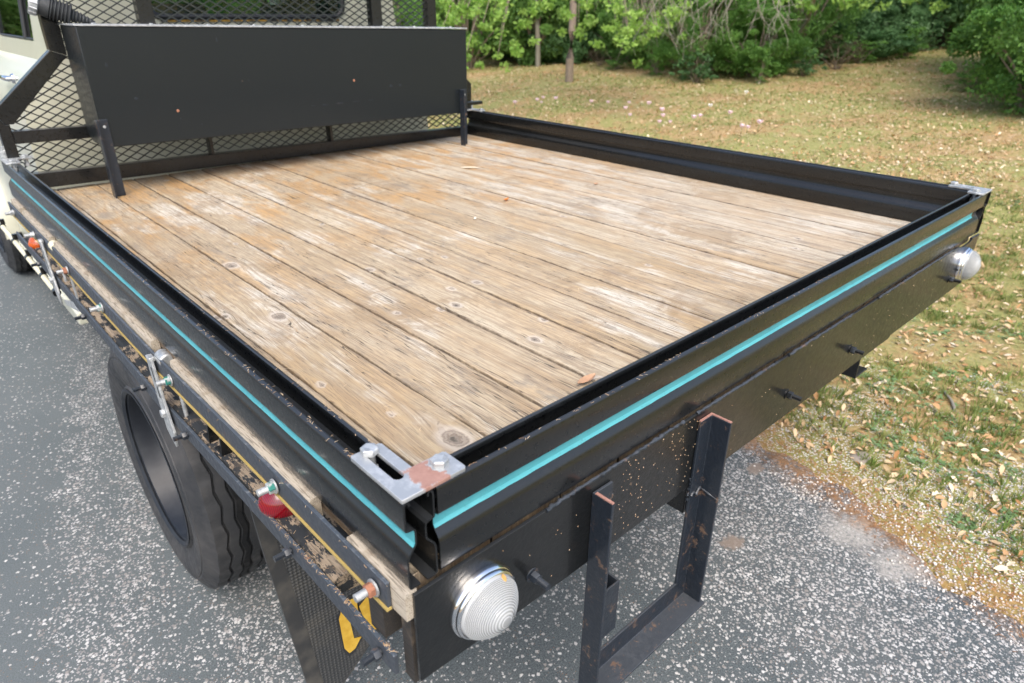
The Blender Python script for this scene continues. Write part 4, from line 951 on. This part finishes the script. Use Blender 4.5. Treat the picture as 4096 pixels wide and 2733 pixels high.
# ------------------------------------------------------------------ verge: gravel, leaves, grass, flowers
def scat(n, fx):
    return fx(n)
def leaves(n, region, name, mat, label, cat, Lr=(.025, .06), seed=1, asp=.42, dens=None):
    rr3 = np.random.default_rng(seed); P = region(rr3, n); x, y = P[:, 0], P[:, 1]; z = gh(x, y)+.004; m = len(x)
    a = rr3.uniform(0, 2*math.pi, m); L = rr3.uniform(*Lr, m); w_ = L*asp*rr3.uniform(.7, 1.2, m); tilt = rr3.normal(0, .35, m); rl_ = rr3.normal(0, .4, m)
    d = np.stack([np.cos(a)*np.cos(tilt), np.sin(a)*np.cos(tilt), np.sin(tilt)], 1); s_ = np.stack([-np.sin(a)*np.cos(rl_), np.cos(a)*np.cos(rl_), np.sin(rl_)], 1)
    c = np.stack([x, y, z+np.abs(np.sin(tilt))*L*.5+np.abs(np.sin(rl_))*w_*.5], 1); up_v = np.array([0, 0, 1])*(w_*.22)[:, None]
    L2 = (L/2)[:, None]; W2 = (w_/2)[:, None]
    V = np.concatenate([c-d*L2, c-d*L2*.45+s_*W2*.85+up_v, c+d*L2*.3+s_*W2+up_v, c+d*L2, c+d*L2*.3-s_*W2+up_v, c-d*L2*.45-s_*W2*.85+up_v, c-d*L2*.4, c+d*L2*.3])
    i = np.arange(m)
    F = np.concatenate([np.stack([i, i+m, i+2*m, i+7*m], 1)[:, [0, 1, 2, 3]], np.stack([i+7*m, i+2*m, i+3*m, i+3*m], 1)[:, :4][:0], np.stack([i+2*m, i+3*m, i+4*m, i+7*m], 1), np.stack([i+7*m, i+4*m, i+5*m, i], 1)])
    o = fast(name, V, F, mat, np.tile(rr3.beta(1.2, 1.3, m), 8)); tag(o, label, cat, kind='stuff'); return o
def fan(rr3, n, rmin, rmax, p=1.0, umin=2.15):
    az = rr3.uniform(R(20), R(112), n*2); r_ = rmin+(rmax-rmin)*rr3.uniform(0, 1, n*2)**p
    x = -.34+r_*np.sin(az); y = -.56+r_*np.cos(az); ok = (x-.25*y > umin); 
    # patchiness
    return np.stack([x, y], 1)[ok][:n]
def patch(x, y, s_=1.0, ph=0): return np.sin(x*2.1*s_+ph)+np.sin(y*1.7*s_+1.3+ph)+np.sin((x+y)*3.3*s_+ph)+np.sin((x-1.6*y)*1.1*s_+ph)
leaves(17000, lambda q, n: fan(q, n, 2.2, 9, .85), 'leaf_litter', 'dry', 'tan and orange dry oak leaves strewn over the verge', 'leaf litter', (.018, .050), 1)
leaves(34000, lambda q, n: fan(q, n, 7.5, 21, .8), 'leaf_litter', 'dry', 'dry leaves carpeting the slope below the shrubs', 'leaf litter', (.03, .06), 2)
# verge gravel
q = np.random.default_rng(5); P = fan(q, 34000, 2.0, 5.2, .8, 1.86); uu_ = P[:, 0]-.25*P[:, 1]; keep = (patch(P[:, 0], P[:, 1], 1.6, 2)+np.clip(2.5-uu_, -1, .4)*2 > .5) & (uu_ < 3.6); P = P[keep][:15000]
m = len(P); s_ = q.uniform(.0025, .0065, m); c = np.stack([P[:, 0], P[:, 1], np.maximum(gh(P[:, 0], P[:, 1]), np.where(P[:, 0]-.25*P[:, 1] < 2.0, 0, -1))+s_*.3], 1)
oct_ = np.array([[1, 0, 0], [0, 1, 0], [-1, 0, 0], [0, -1, 0], [0, 0, .8], [0, 0, -.6]]); an = q.uniform(0, 6.3, m); ca, sa = np.cos(an), np.sin(an)
V = []
for k in oct_:
    kx, ky, kz = k; V.append(c+np.stack([(kx*ca-ky*sa)*s_*1.2, (kx*sa+ky*ca)*s_, kz*s_+0*s_], 1)*q.uniform(.75, 1.2, (m, 1)))
V = np.concatenate(V); i = np.arange(m); tri = [(0, 1, 4), (1, 2, 4), (2, 3, 4), (3, 0, 4), (1, 0, 5), (2, 1, 5), (3, 2, 5), (0, 3, 5)]
F = np.concatenate([np.stack([i+a*m, i+b*m, i+c_*m], 1) for a, b, c_ in tri]); o = fast('verge_gravel', V, F, 'gravel', np.tile(q.beta(3, 1.5, m), 6)); tag(o, 'white gravel washed along the edge of the road', 'gravel', kind='stuff')
# grass tufts
def tufts(n_t, region, name, mat, label, seed, hb=(.03, .09), per=14, thr=.2, ph=0):
    q = np.random.default_rng(seed); P = region(q, n_t*3); P = P[patch(P[:, 0], P[:, 1], 1.3, ph) > thr][:n_t]; m = len(P)
    C = np.repeat(P, per, 0); N_ = len(C); hgt = np.repeat(q.uniform(*hb, m), per)*q.uniform(.5, 1.15, N_); a = q.uniform(0, 6.3, N_); rad = np.abs(q.normal(0, 1, N_))*np.repeat(q.uniform(.01, .035, m), per)
    x = C[:, 0]+rad*np.cos(a); y = C[:, 1]+rad*np.sin(a); z = gh(x, y)-.003; lean = q.uniform(.2, 1.0, N_)*hgt; w_ = q.uniform(.0012, .0028, N_)*(1+hgt*4)
    sx = -np.sin(a+.6)*w_; sy = np.cos(a+.6)*w_; mx = x+np.cos(a)*lean*.35; my = y+np.sin(a)*lean*.35; tx = x+np.cos(a)*lean; ty = y+np.sin(a)*lean
    V = np.concatenate([np.stack([x-sx, y-sy, z], 1), np.stack([x+sx, y+sy, z], 1), np.stack([mx+sx*.8, my+sy*.8, z+hgt*.62], 1), np.stack([mx-sx*.8, my-sy*.8, z+hgt*.62], 1), np.stack([tx, ty, z+hgt*.95], 1)])
    i = np.arange(N_); F1 = np.stack([i, i+N_, i+2*N_, i+3*N_], 1); F2 = np.stack([i+3*N_, i+2*N_, i+4*N_], 1); F = np.concatenate([np.stack([F1[:, 0], F1[:, 1], F1[:, 2]], 1), np.stack([F1[:, 0], F1[:, 2], F1[:, 3]], 1), F2])
    lv = np.repeat(q.beta(1.3, 1.3, m), per)*.7+q.uniform(0, .3, N_); o = fast(name, V, F, mat, np.tile(lv, 5)); tag(o, label, 'grass', kind='stuff'); return o
tufts(5600, lambda q, n: fan(q, n, 2.2, 8, .8, 2.25), 'verge_grass', 'grass', 'sparse green and straw grass tufts on the verge', 31, (.015, .07), 12, -.3)
tufts(24000, lambda q, n: fan(q, n, 7, 22, .8, 2.4), 'slope_grass', 'grass', 'short yellow-green grass over the slope', 32, (.015, .05), 8, -1.0, 1)
def weeds(n, region, name, seed, thr, ph):
    q = np.random.default_rng(seed); P = region(q, n*4); P = P[patch(P[:, 0], P[:, 1], 2.2, ph) > thr][:n]; m = len(P); per = 9; C = np.repeat(P, per, 0); N_ = len(C)
    a = q.uniform(0, 6.3, N_); r_ = q.uniform(.004, .028, N_); x = C[:, 0]+r_*np.cos(a); y = C[:, 1]+r_*np.sin(a); z = gh(x, y)+q.uniform(.003, .02, N_); L = q.uniform(.006, .013, N_)
    d = np.stack([np.cos(a), np.sin(a), q.uniform(-.2, .5, N_)], 1)*L[:, None]; s_ = np.stack([-np.sin(a), np.cos(a), 0*a], 1)*(L*.6)[:, None]; c = np.stack([x, y, z], 1)
    V = np.concatenate([c-d, c+s_, c+d, c-s_]); i = np.arange(N_); o = fast(name, V, np.stack([i, i+N_, i+2*N_, i+3*N_], 1), 'weed', np.tile(np.repeat(q.uniform(0, 1, m), per)*.6+q.uniform(0, .4, N_), 4)); tag(o, 'small blue-green clover-like weeds on the verge', 'weeds', kind='stuff')
weeds(1900, lambda q, n: fan(q, n, 2.2, 8, .8, 2.2), 'low_weeds', 41, .7, .8)
q = np.random.default_rng(61); P2 = fan(q, 16000, 2.0, 7, .9, 1.97); P2 = np.concatenate([P2, np.stack([q.normal(2.1, .07, 5000), np.zeros(5000)], 1)]); P2[-5000:, 0] += .08*np.sin(np.arange(5000)*.37); P2[-5000:, 1] = q.uniform(-1.6, 2.2, 5000); P2[-5000:, 0] += .25*P2[-5000:, 1]
P3 = np.stack([P2[:, 0], P2[:, 1], np.maximum(gh(P2[:, 0], P2[:, 1]), np.where(P2[:, 0]-.25*P2[:, 1] < 2.0, 0.0, -1))+.002], 1); rg = np.random.default_rng(62)
bits(P3, .022, .0018, 'needle_mulch', 'mulch', 'orange-brown needles and leaf crumbs along the road edge', 'litter', .002)
# sticks
for k, (x, y, rot, L) in enumerate(((3.15, .05, .5, .22), (3.05, .35, 2.7, .10))):
    g = G(); zz = float(gh(np.array(x), np.array(y)))+.008; pts = [(x+L*(q_-.5)*math.cos(rot)+.01*math.sin(q_*5), y+L*(q_-.5)*math.sin(rot), zz+.004*math.sin(q_*4)) for q_ in [j/6 for j in range(7)]]
    g.tube(pts, [.007, .008, .007, .006, .006, .005, .003], 7); o = g.obj('dead_stick', 'twig', None, dz=0); tag(o, ('long crooked grey stick on the leafy verge at the right edge' if k == 0 else 'short grey stick on the verge nearer the road'), 'stick')
for k, (x, y, s1, lab) in enumerate(((2.36, .15, .055, 'flat grey-brown stone on the orange soil of the verge'),)):
    g = G(); zz = float(gh(np.array(x), np.array(y))); rg2 = random.Random(k); rings = []
    for h, r_ in ((-.4, .9), (0, 1), (.35, .85), (.5, .5)): rings.append([(x+s1*r_*math.cos(a)*rg2.uniform(.85, 1.1), y+s1*.7*r_*math.sin(a)*rg2.uniform(.85, 1.1), zz+s1*.35*h) for a in [2*math.pi*j/11 for j in range(11)]])
    g.loft(rings); o = g.obj('flat_stone', 'gravel', None, dz=0, smooth=50); tag(o, lab, 'stone')
# flowers
FL = [(8.54, 8.39), (8.69, 8.07), (8.75, 7.3), (9.07, 6.76), (8.87, 6.21), (8.45, 6.33), (8.21, 6.04), (8.49, 5.67), (8.19, 5.44), (7.87, 5.26), (7.99, 5.16), (8.15, 4.88), (8.37, 4.93), (9.09, 5.23), (10.6, 5.51), (8.0, 4.05), (8.06, 4.0), (8.2, 3.93), (8.72, 4.68), (8.9, 8.6), (8.54, 8.28), (8.21, 8.61), (8.82, 7.0)]
fproto = None
for k, (x, y) in enumerate(FL):
    wht = k in (13, 14); zz = float(gh(np.array(x), np.array(y)))
    if fproto is None or wht:
        e = empty('evening_primrose', (x, y, zz), '', 'flower')
        g = G(); g.tube([(x, y, zz-.01), (x+.01, y, zz+.08), (x+.005, y+.005, zz+.15)], .0028, 5); g.obj('stem', 'stem', e, dz=0)
        g = G(); 
        for j in range(5):
            a = 2*math.pi*j/5; ca, sa = math.cos(a), math.sin(a); r0, r1, wd = .004, .045, .024
            c_ = (x+.005, y+.005, zz+.15); P4 = [(r0, 0, 0), (r1*.55, wd, .026), (r1*.75, .008, .045), (r1*.75, -.008, .045), (r1*.55, -wd, .026)]
            top_ = [(c_[0]+ca*p[0]-sa*p[1], c_[1]+sa*p[0]+ca*p[1], c_[2]+p[2]+.001) for p in P4]; bt_ = [(p[0], p[1], p[2]-.0015) for p in top_]; g.loft([bt_, top_])
        pt = g.obj('petals', 'whitep' if wht else 'pink', e, dz=0)
        if not wht: fproto = e
    else:
        e = fproto.copy(); COL.objects.link(e); setparent(e, None, (x, y, zz)); e.rotation_euler.z = k*1.3; sc_ = .75+.4*((k*37) % 10)/10; e.scale = (sc_,)*3
        for ch in list(fproto.children): c_ = ch.copy(); COL.objects.link(c_); c_.parent = e; c_.location = ch.location
    e['group'] = 'small wildflowers in the grass'; e['category'] = 'flower'
    e['label'] = 'pale pink wildflower on a thin stem in the grass beyond the drop side'
    if wht: e['label'] = 'single white wildflower in the mid slope' if k == 14 else 'white wildflower close behind the pink ones'

# ------------------------------------------------------------------ shrubs and trees
def leaf_cloud(q, centres, radii, per, size, asp=.45, droop=0.):
    k = len(centres); n = k*per; c = np.repeat(centres, per, 0); r_ = np.repeat(radii, per)
    off = q.normal(0, 1, (n, 3)); off /= np.linalg.norm(off, axis=1)[:, None]; off *= (q.uniform(0, 1, n)**.45*r_)[:, None]; off[:, 2] *= .75
    P = c+off; P[:, 2] = np.maximum(P[:, 2], .03)
    d = q.normal(0, 1, (n, 3))+off/np.maximum(r_, .01)[:, None]*1.0; d[:, 2] -= droop; d /= np.linalg.norm(d, axis=1)[:, None]; s_ = np.cross(d, q.normal(0, 1, (n, 3))); s_ /= np.linalg.norm(s_, axis=1)[:, None]
    L = size*q.uniform(.6, 1.4, n)[:, None]; V = np.concatenate([P-d*L*.5, P+s_*L*asp*.5+d*L*.05, P+d*L*.5, P-s_*L*asp*.5+d*L*.05]); i = np.arange(n); F = np.stack([i, i+n, i+2*n, i+3*n], 1)
    lv = np.clip(np.repeat(q.uniform(0, 1, k), per)*.6+q.uniform(0, .4, n), 0, 1)
    return V, F, np.tile(lv, 4)
def shrub_mesh(seed, w_, h, per, size, mat, nc=90, skirt=True, asp=.45, cr=(.14, .30), hollow=.5):
    q = np.random.default_rng(seed); C = []
    while len(C) < nc:
        p = q.normal(0, 1, 3); p /= np.linalg.norm(p); r_ = q.uniform(hollow, 1)**.6; x, y, z = p*r_
        prof = 1.0 if skirt else .6
        z01 = (z+1)/2; wf = (1.0-.35*z01) if skirt else math.sin(math.pi*(.15+.8*z01))
        C.append((x*w_*wf*q.uniform(.85, 1.12), y*w_*wf*q.uniform(.85, 1.12), z01*h if skirt else h*(.3+.7*z01)))
    C = np.array(C); rad = q.uniform(*cr, nc)*w_; out_ = q.uniform(0, 1, nc) < .30; C[out_] *= q.uniform(1.05, 1.32, (out_.sum(), 1)); rad[out_] *= .6; V, F, lv = leaf_cloud(q, C, rad, per, size, asp)
    f = fast('foliage', V, F, mat, lv); g = G(); rgx = random.Random(seed)
    for k in range(0, nc, 4):
        c = C[k]; g.tube([(rgx.uniform(-.05, .05), rgx.uniform(-.05, .05), -.05), (c[0]*.4, c[1]*.4, c[2]*.5), tuple(c)], [.025*w_, .014*w_, .004], 5)
    b = g.obj('branches', 'bark', None, dz=0, smooth=60, origin=(0, 0, 0))
    return f.data, b.data, f, b
KINDS = {}
for nm, args in dict(dark=(51, 1.0, 1.9, 230, .055, 'lf_dark', 110), cedar=(52, 1.0, 2.0, 330, .050, 'lf_mid', 120, True, .26), blue=(53, 1.0, 1.1, 200, .07, 'lf_blue', 90), brown=(54, 1.0, 1.7, 110, .06, 'lf_brown', 90), mid2=(55, 1.0, 1.8, 300, .045, 'lf_mid', 130, True, .5), dark2=(56, 1.0, 2.2, 240, .07, 'lf_dark', 120), wispy=(57, 1.0, 2.0, 34, .12, 'lf_mid', 42, True, .4, (.12, .26), .1), wispy2=(58, 1.0, 1.6, 30, .13, 'lf_blue', 40, True, .5, (.12, .26), .1), wispy3=(59, 1.0, 1.8, 26, .11, 'lf_brown', 38, True, .3, (.12, .28), .1)).items():
    fd, bd, fo, bo = shrub_mesh(*args); KINDS[nm] = (fd, bd); bpy.data.objects.remove(fo); bpy.data.objects.remove(bo)
def shrub(kind, x, y, sw, sh, rot, name, label, group=None, cat='shrub'):
    zz = float(gh(np.array(x), np.array(y)))-.03; e = empty(name, (x, y, zz), label, cat, group); e.rotation_euler.z = rot; e.scale = (sw, sw, sh)
    for nm, d_ in zip(('foliage', 'branches'), KINDS[kind]): o = bpy.data.objects.new(nm, d_); COL.objects.link(o); o.parent = e
    return e
SH = [  # kind, x, y, width, height, rot, name, label
 ('cedar', 12.9, 8.0, 1.25, 1.25, 0, 'cedar_bush', 'bright green bush reaching lowest down the slope, centre of the hedge line'),
 ('mid2', 13.3, 6.9, 1.0, .75, 2, 'cedar_bush', 'low bright green bush at the front right foot of the hedge line'),
 ('cedar', 13.6, 9.6, 1.35, 1.6, 1, 'cedar_bush', 'tall green cedar just left of the lowest bush'),
 ('mid2', 14.6, 8.2, 1.5, 1.9, 4, 'cedar_bush', 'large green cedar behind the lowest bush'),
 ('cedar', 15.3, 7.0, 1.4, 1.9, 5, 'cedar_bush', 'tall feathery cedar right of the hedge centre'),
 ('blue', 16.1, 7.0, 1.1, .8, 3, 'leafy_shrub', 'low blue-green shrub right of the cedars'),
 ('blue', 16.9, 6.3, 1.2, .9, 1, 'leafy_shrub', 'blue-green shrub beside the gap in the bushes'),
 ('blue', 17.9, 6.4, 1.2, 1.2, 5, 'leafy_shrub', 'blue-green shrub farthest right of the low shrubs'),
 ('brown', 18.2, 7.6, 1.7, 1.5, 0, 'brown_shrub', 'brownish twiggy shrub behind the blue-green ones'),
 ('mid2', 14.8, 11.4, 1.4, 1.5, 2, 'evergreen_shrub', 'dark shrub right of the slender trunk'),
 ('blue', 14.4, 13.2, 1.4, 1.3, 4, 'evergreen_shrub', 'low dark shrub behind the slender trunk'),
 ('mid2', 15.4, 15.3, 1.5, .9, 1, 'evergreen_shrub', 'low dark shrub left of the slender trunk'),
 ('blue', 13.9, 14.4, .8, .4, 1, 'leafy_shrub', 'small low green shrub behind the slender trunk'),
 ('blue', 14.4, 16.9, .9, .5, 2, 'leafy_shrub', 'small green shrub right beside the toolbox corner'),
 ('blue', 15.6, 18.6, 1.5, 1.6, 2, 'evergreen_shrub', 'dark shrub farthest left beside the toolbox'),
 ('mid2', 11.6, 1.75, 1.25, 1.3, 0, 'cedar_bush', 'big green bush at the right edge of the slope'),
 ('cedar', 11.3, .55, 1.3, 1.6, 2, 'cedar_bush', 'feathery green bush cut by the right edge'),
 ('dark2', 13.6, 2.2, 1.3, 1.2, 4, 'evergreen_shrub', 'dark shrub behind the big right bush'),
 ('dark2', 15.7, 2.4, 1.8, 1.6, 3, 'evergreen_shrub', 'darkest shrub at the back right corner'),
]
for a in SH: shrub(*a)
wq = random.Random(19); kd2 = ['wispy', 'wispy2', 'wispy', 'wispy2', 'wispy3', 'wispy']
words = ('small ragged green sapling', 'knee-high blue-green seedling', 'little feathery cedar', 'low leafy sprout', 'browned twiggy seedling', 'tiny bushy evergreen')
BASE = [(14.1, 16.2), (13.9, 15.2), (13.7, 13.6), (13.9, 12.4), (13.6, 11.3), (13.2, 10.4), (12.7, 8.9), (12.3, 7.6), (12.6, 6.4), (13.8, 6.1), (14.8, 5.9), (15.9, 5.9), (17.0, 5.4), (18.6, 5.5), (13.2, 2.9), (10.7, 1.0)]
where = ('beside the pale left trunk', 'under the yellow-green oak leaves at left', 'behind the slender oak trunk', 'just right of the slender oak trunk', 'at the left foot of the cedars', 'between the oak and the tall cedar', 'at the foot of the tall cedar', 'in front of the lowest bush', 'at the right foot of the lowest bush', 'below the feathery cedar', 'left of the low blue-green shrubs', 'in front of the low blue-green shrubs', 'at the left of the leafy gap', 'at the back of the leafy gap', 'left of the big right bush', 'in front of the bush at the right edge')
for k, (x, y) in enumerate(BASE): shrub(kd2[k % 6], x, y, wq.uniform(.35, .65), wq.uniform(.22, .42), wq.uniform(0, 6), 'seedling_shrub', words[k % 6]+' '+where[k], 'small growth along the foot of the hedge')
ws = random.Random(77)
kk = ['dark2', 'mid2', 'cedar', 'mid2', 'blue', 'dark2']
nback = 0
for row, (d0, sc_) in enumerate(((20.5, 1.9), (24.5, 2.4), (30, 3.2))):
    az = -4 if row else 24
    while az < 104:
        d_ = d0+ws.uniform(-1.2, 1.2)+(4 if az < 24 else 0); x = -.34+d_*math.sin(R(az)); y = -.56+d_*math.cos(R(az))
        e = shrub(kk[ws.randrange(6)], x, y, sc_*ws.uniform(.85, 1.2), sc_*ws.uniform(.8, 1.25), ws.uniform(0, 6), 'woodland_shrub', 'dense green undergrowth bush in the woods behind the hedge line', 'undergrowth at the back of the slope'); nback += 1
        az += ws.uniform(4.2, 6.5)*(1.0 if row < 2 else 1.1)
# trunks standing among the shrubs
def tree(x, y, h, r_, lean, name, label, mat='bark', leaves_=None, seed=0, group=None):
    zz = float(gh(np.array(x), np.array(y)))-.05; e = empty(name, (x, y, zz+.05), label, 'tree', group); g = G(); q = random.Random(seed)
    pts = [(x+lean[0]*(k/8)*h+.04*math.sin(k*1.3+seed), y+lean[1]*(k/8)*h+.03*math.cos(k*1.7), zz+h*k/8) for k in range(9)]
    g.tube(pts, [r_*(1.15-.55*k/8) for k in range(9)], 10)
    g.obj('trunk', mat, e, dz=0, smooth=60)
    g = G(); tips = []
    for k in range(16):
        a = q.uniform(0, 6.3); s0 = Vector(pts[q.randrange(4, 9)]); L = q.uniform(.8, 2.2); e1_ = s0+Vector((math.cos(a)*L*.5, math.sin(a)*L*.5, q.uniform(-.1, .6))); e2_ = e1_+Vector((math.cos(a+.3)*L*.5, math.sin(a+.3)*L*.5, q.uniform(-.5, .3)))
        g.tube([s0, e1_, e2_], [r_*.3, r_*.18, r_*.06], 6); tips += [e1_, e2_]
    g.obj('limbs', mat, e, dz=0, smooth=60)
    return e, tips
# the slender oak with bright young leaves hanging low
ez, tips = tree(11.15, 10.02, 4.2, .078, (.05, .05), 'young_oak', 'slender leaning oak with bright yellow-green young leaves and bare lower trunk', seed=3)
q = np.random.default_rng(91); C = []
for k in range(210):
    az = R(q.uniform(36, 56)); d_ = q.uniform(10.5, 14.5); C.append((-.34+d_*math.sin(az), -.56+d_*math.cos(az), 0))
C = np.array(C); C[:, 2] = 1.55+np.abs(q.normal(0, .9, len(C)))-.45*q.uniform(0, 1, len(C))+.18*patch(C[:, 0], C[:, 1], 1.1)
rad = q.uniform(.09, .17, len(C)); V, F, lv = leaf_cloud(q, C, rad*.9, 34, .075, .5); cz = WL['young_oak']
fo = fast('crown', V-np.array(cz), F, 'lf_yel', lv, loc=cz, parent=ez)
g = G()
for k in range(0, len(C), 3):
    c = Vector(C[k]); base = Vector((11.4+(c.x-11.4)*.55, 10.2+(c.y-10.2)*.55, 3.6)); mid = (c+base)/2+Vector((0, 0, .3)); g.tube([base, mid, c], [.02, .012, .004], 5)
g.obj('twigs', 'bark', ez, dz=0)
# second oak, right: clusters above the gap
ez2, _ = tree(16.4, 8.9, 4.5, .10, (.02, -.05), 'young_oak', 'oak behind the cedars with young leaves hanging over the low shrubs', seed=6)
C = []
for k in range(110):
    az = R(q.uniform(60, 73)); d_ = q.uniform(13.5, 17); C.append((-.34+d_*math.sin(az), -.56+d_*math.cos(az), 1.82+abs(q.normal(0, .8))))
C = np.array(C); V, F, lv = leaf_cloud(q, C, q.uniform(.1, .2, len(C)), 26, .09, .5); cz = WL[ez2.name]; fast('crown', V-np.array(cz), F, 'lf_yel', lv, loc=cz, parent=ez2)
g = G()
for k in range(0, len(C), 3):
    c = Vector(C[k]); base = Vector((16.2+(c.x-16.2)*.5, 8.6+(c.y-8.6)*.5, 3.9)); g.tube([base, (c+base)/2+Vector((0, 0, .3)), c], [.02, .012, .004], 5)
g.obj('twigs', 'bark', ez2, dz=0)
for k, (x, y, h, r_, ln, lab) in enumerate(((13.0, 12.9, 4, .06, (-.02, .03), 'thin grey trunk left of the slender oak'), (15.9, 15.0, 4, .09, (.05, 0), 'dark crooked trunk among the left shrubs'), (13.9, 17.4, 4.5, .10, (-.03, .02), 'pale grey trunk just right of the toolbox'),
     (16.0, 12.6, 4, .07, (.04, .0), 'brown trunk behind the dark shrubs right of the oak'), (16.8, 10.0, 4.5, .08, (.0, .02), 'straight trunk standing behind the cedars'), (20.5, 9.6, 5, .12, (.03, 0), 'dark trunk behind the brown shrub'), (12.9, 21.5, 5, .11, (0, 0), 'trunk seen through the headboard mesh'))):
    tree(x, y, h, r_, ln, 'woodland_tree', lab, 'bark' if k % 2 else 'twig', seed=20+k)
# bare grey hanging twigs in front of the cedars
e = empty('dead_branch', (13.5, 9.0, float(gh(np.array(13.5), np.array(9.0)))), 'bare grey dead branches hanging in front of the cedars', 'branch'); g = G(); q = random.Random(12)
for k in range(60):
    az = R(q.uniform(50, 63)); d_ = q.uniform(11.6, 12.3); x = -.34+d_*math.sin(az); y = -.56+d_*math.cos(az); top_ = Vector((x, y, q.uniform(1.9, 2.7))); pts = [top_]; v_ = Vector((q.uniform(-.3, .3), q.uniform(-.3, .3), -1)).normalized()
    for j in range(6): v_ = (v_+Vector((q.uniform(-.45, .45), q.uniform(-.45, .45), q.uniform(-.25, .1)))).normalized(); pts.append(pts[-1]+v_*q.uniform(.08, .22))
    g.tube(pts, [.007, .006, .005, .0045, .004, .003, .002], 5)
    for j in (2, 3, 4): b_ = pts[j]; g.tube([b_, b_+Vector((q.uniform(-.3, .3), q.uniform(-.3, .3), q.uniform(-.3, .05)))], [.0035, .0015], 4)
lm = [Vector((-.34+12.2*math.sin(R(a)), -.56+12.2*math.cos(R(a)), 2.5+.1*math.sin(a))) for a in range(49, 66, 2)]; g.tube(lm, .03, 7)
g.tube([lm[-1], Vector((13.6, 4.9, 1.5)), Vector((14.8, 8.0, .3))][:1]+[Vector((14.2, 6.4, 1.6)), Vector((15.0, 7.6, .2))], [.03, .035, .05], 7)
g.obj('twigs', 'twig', e, dz=0)
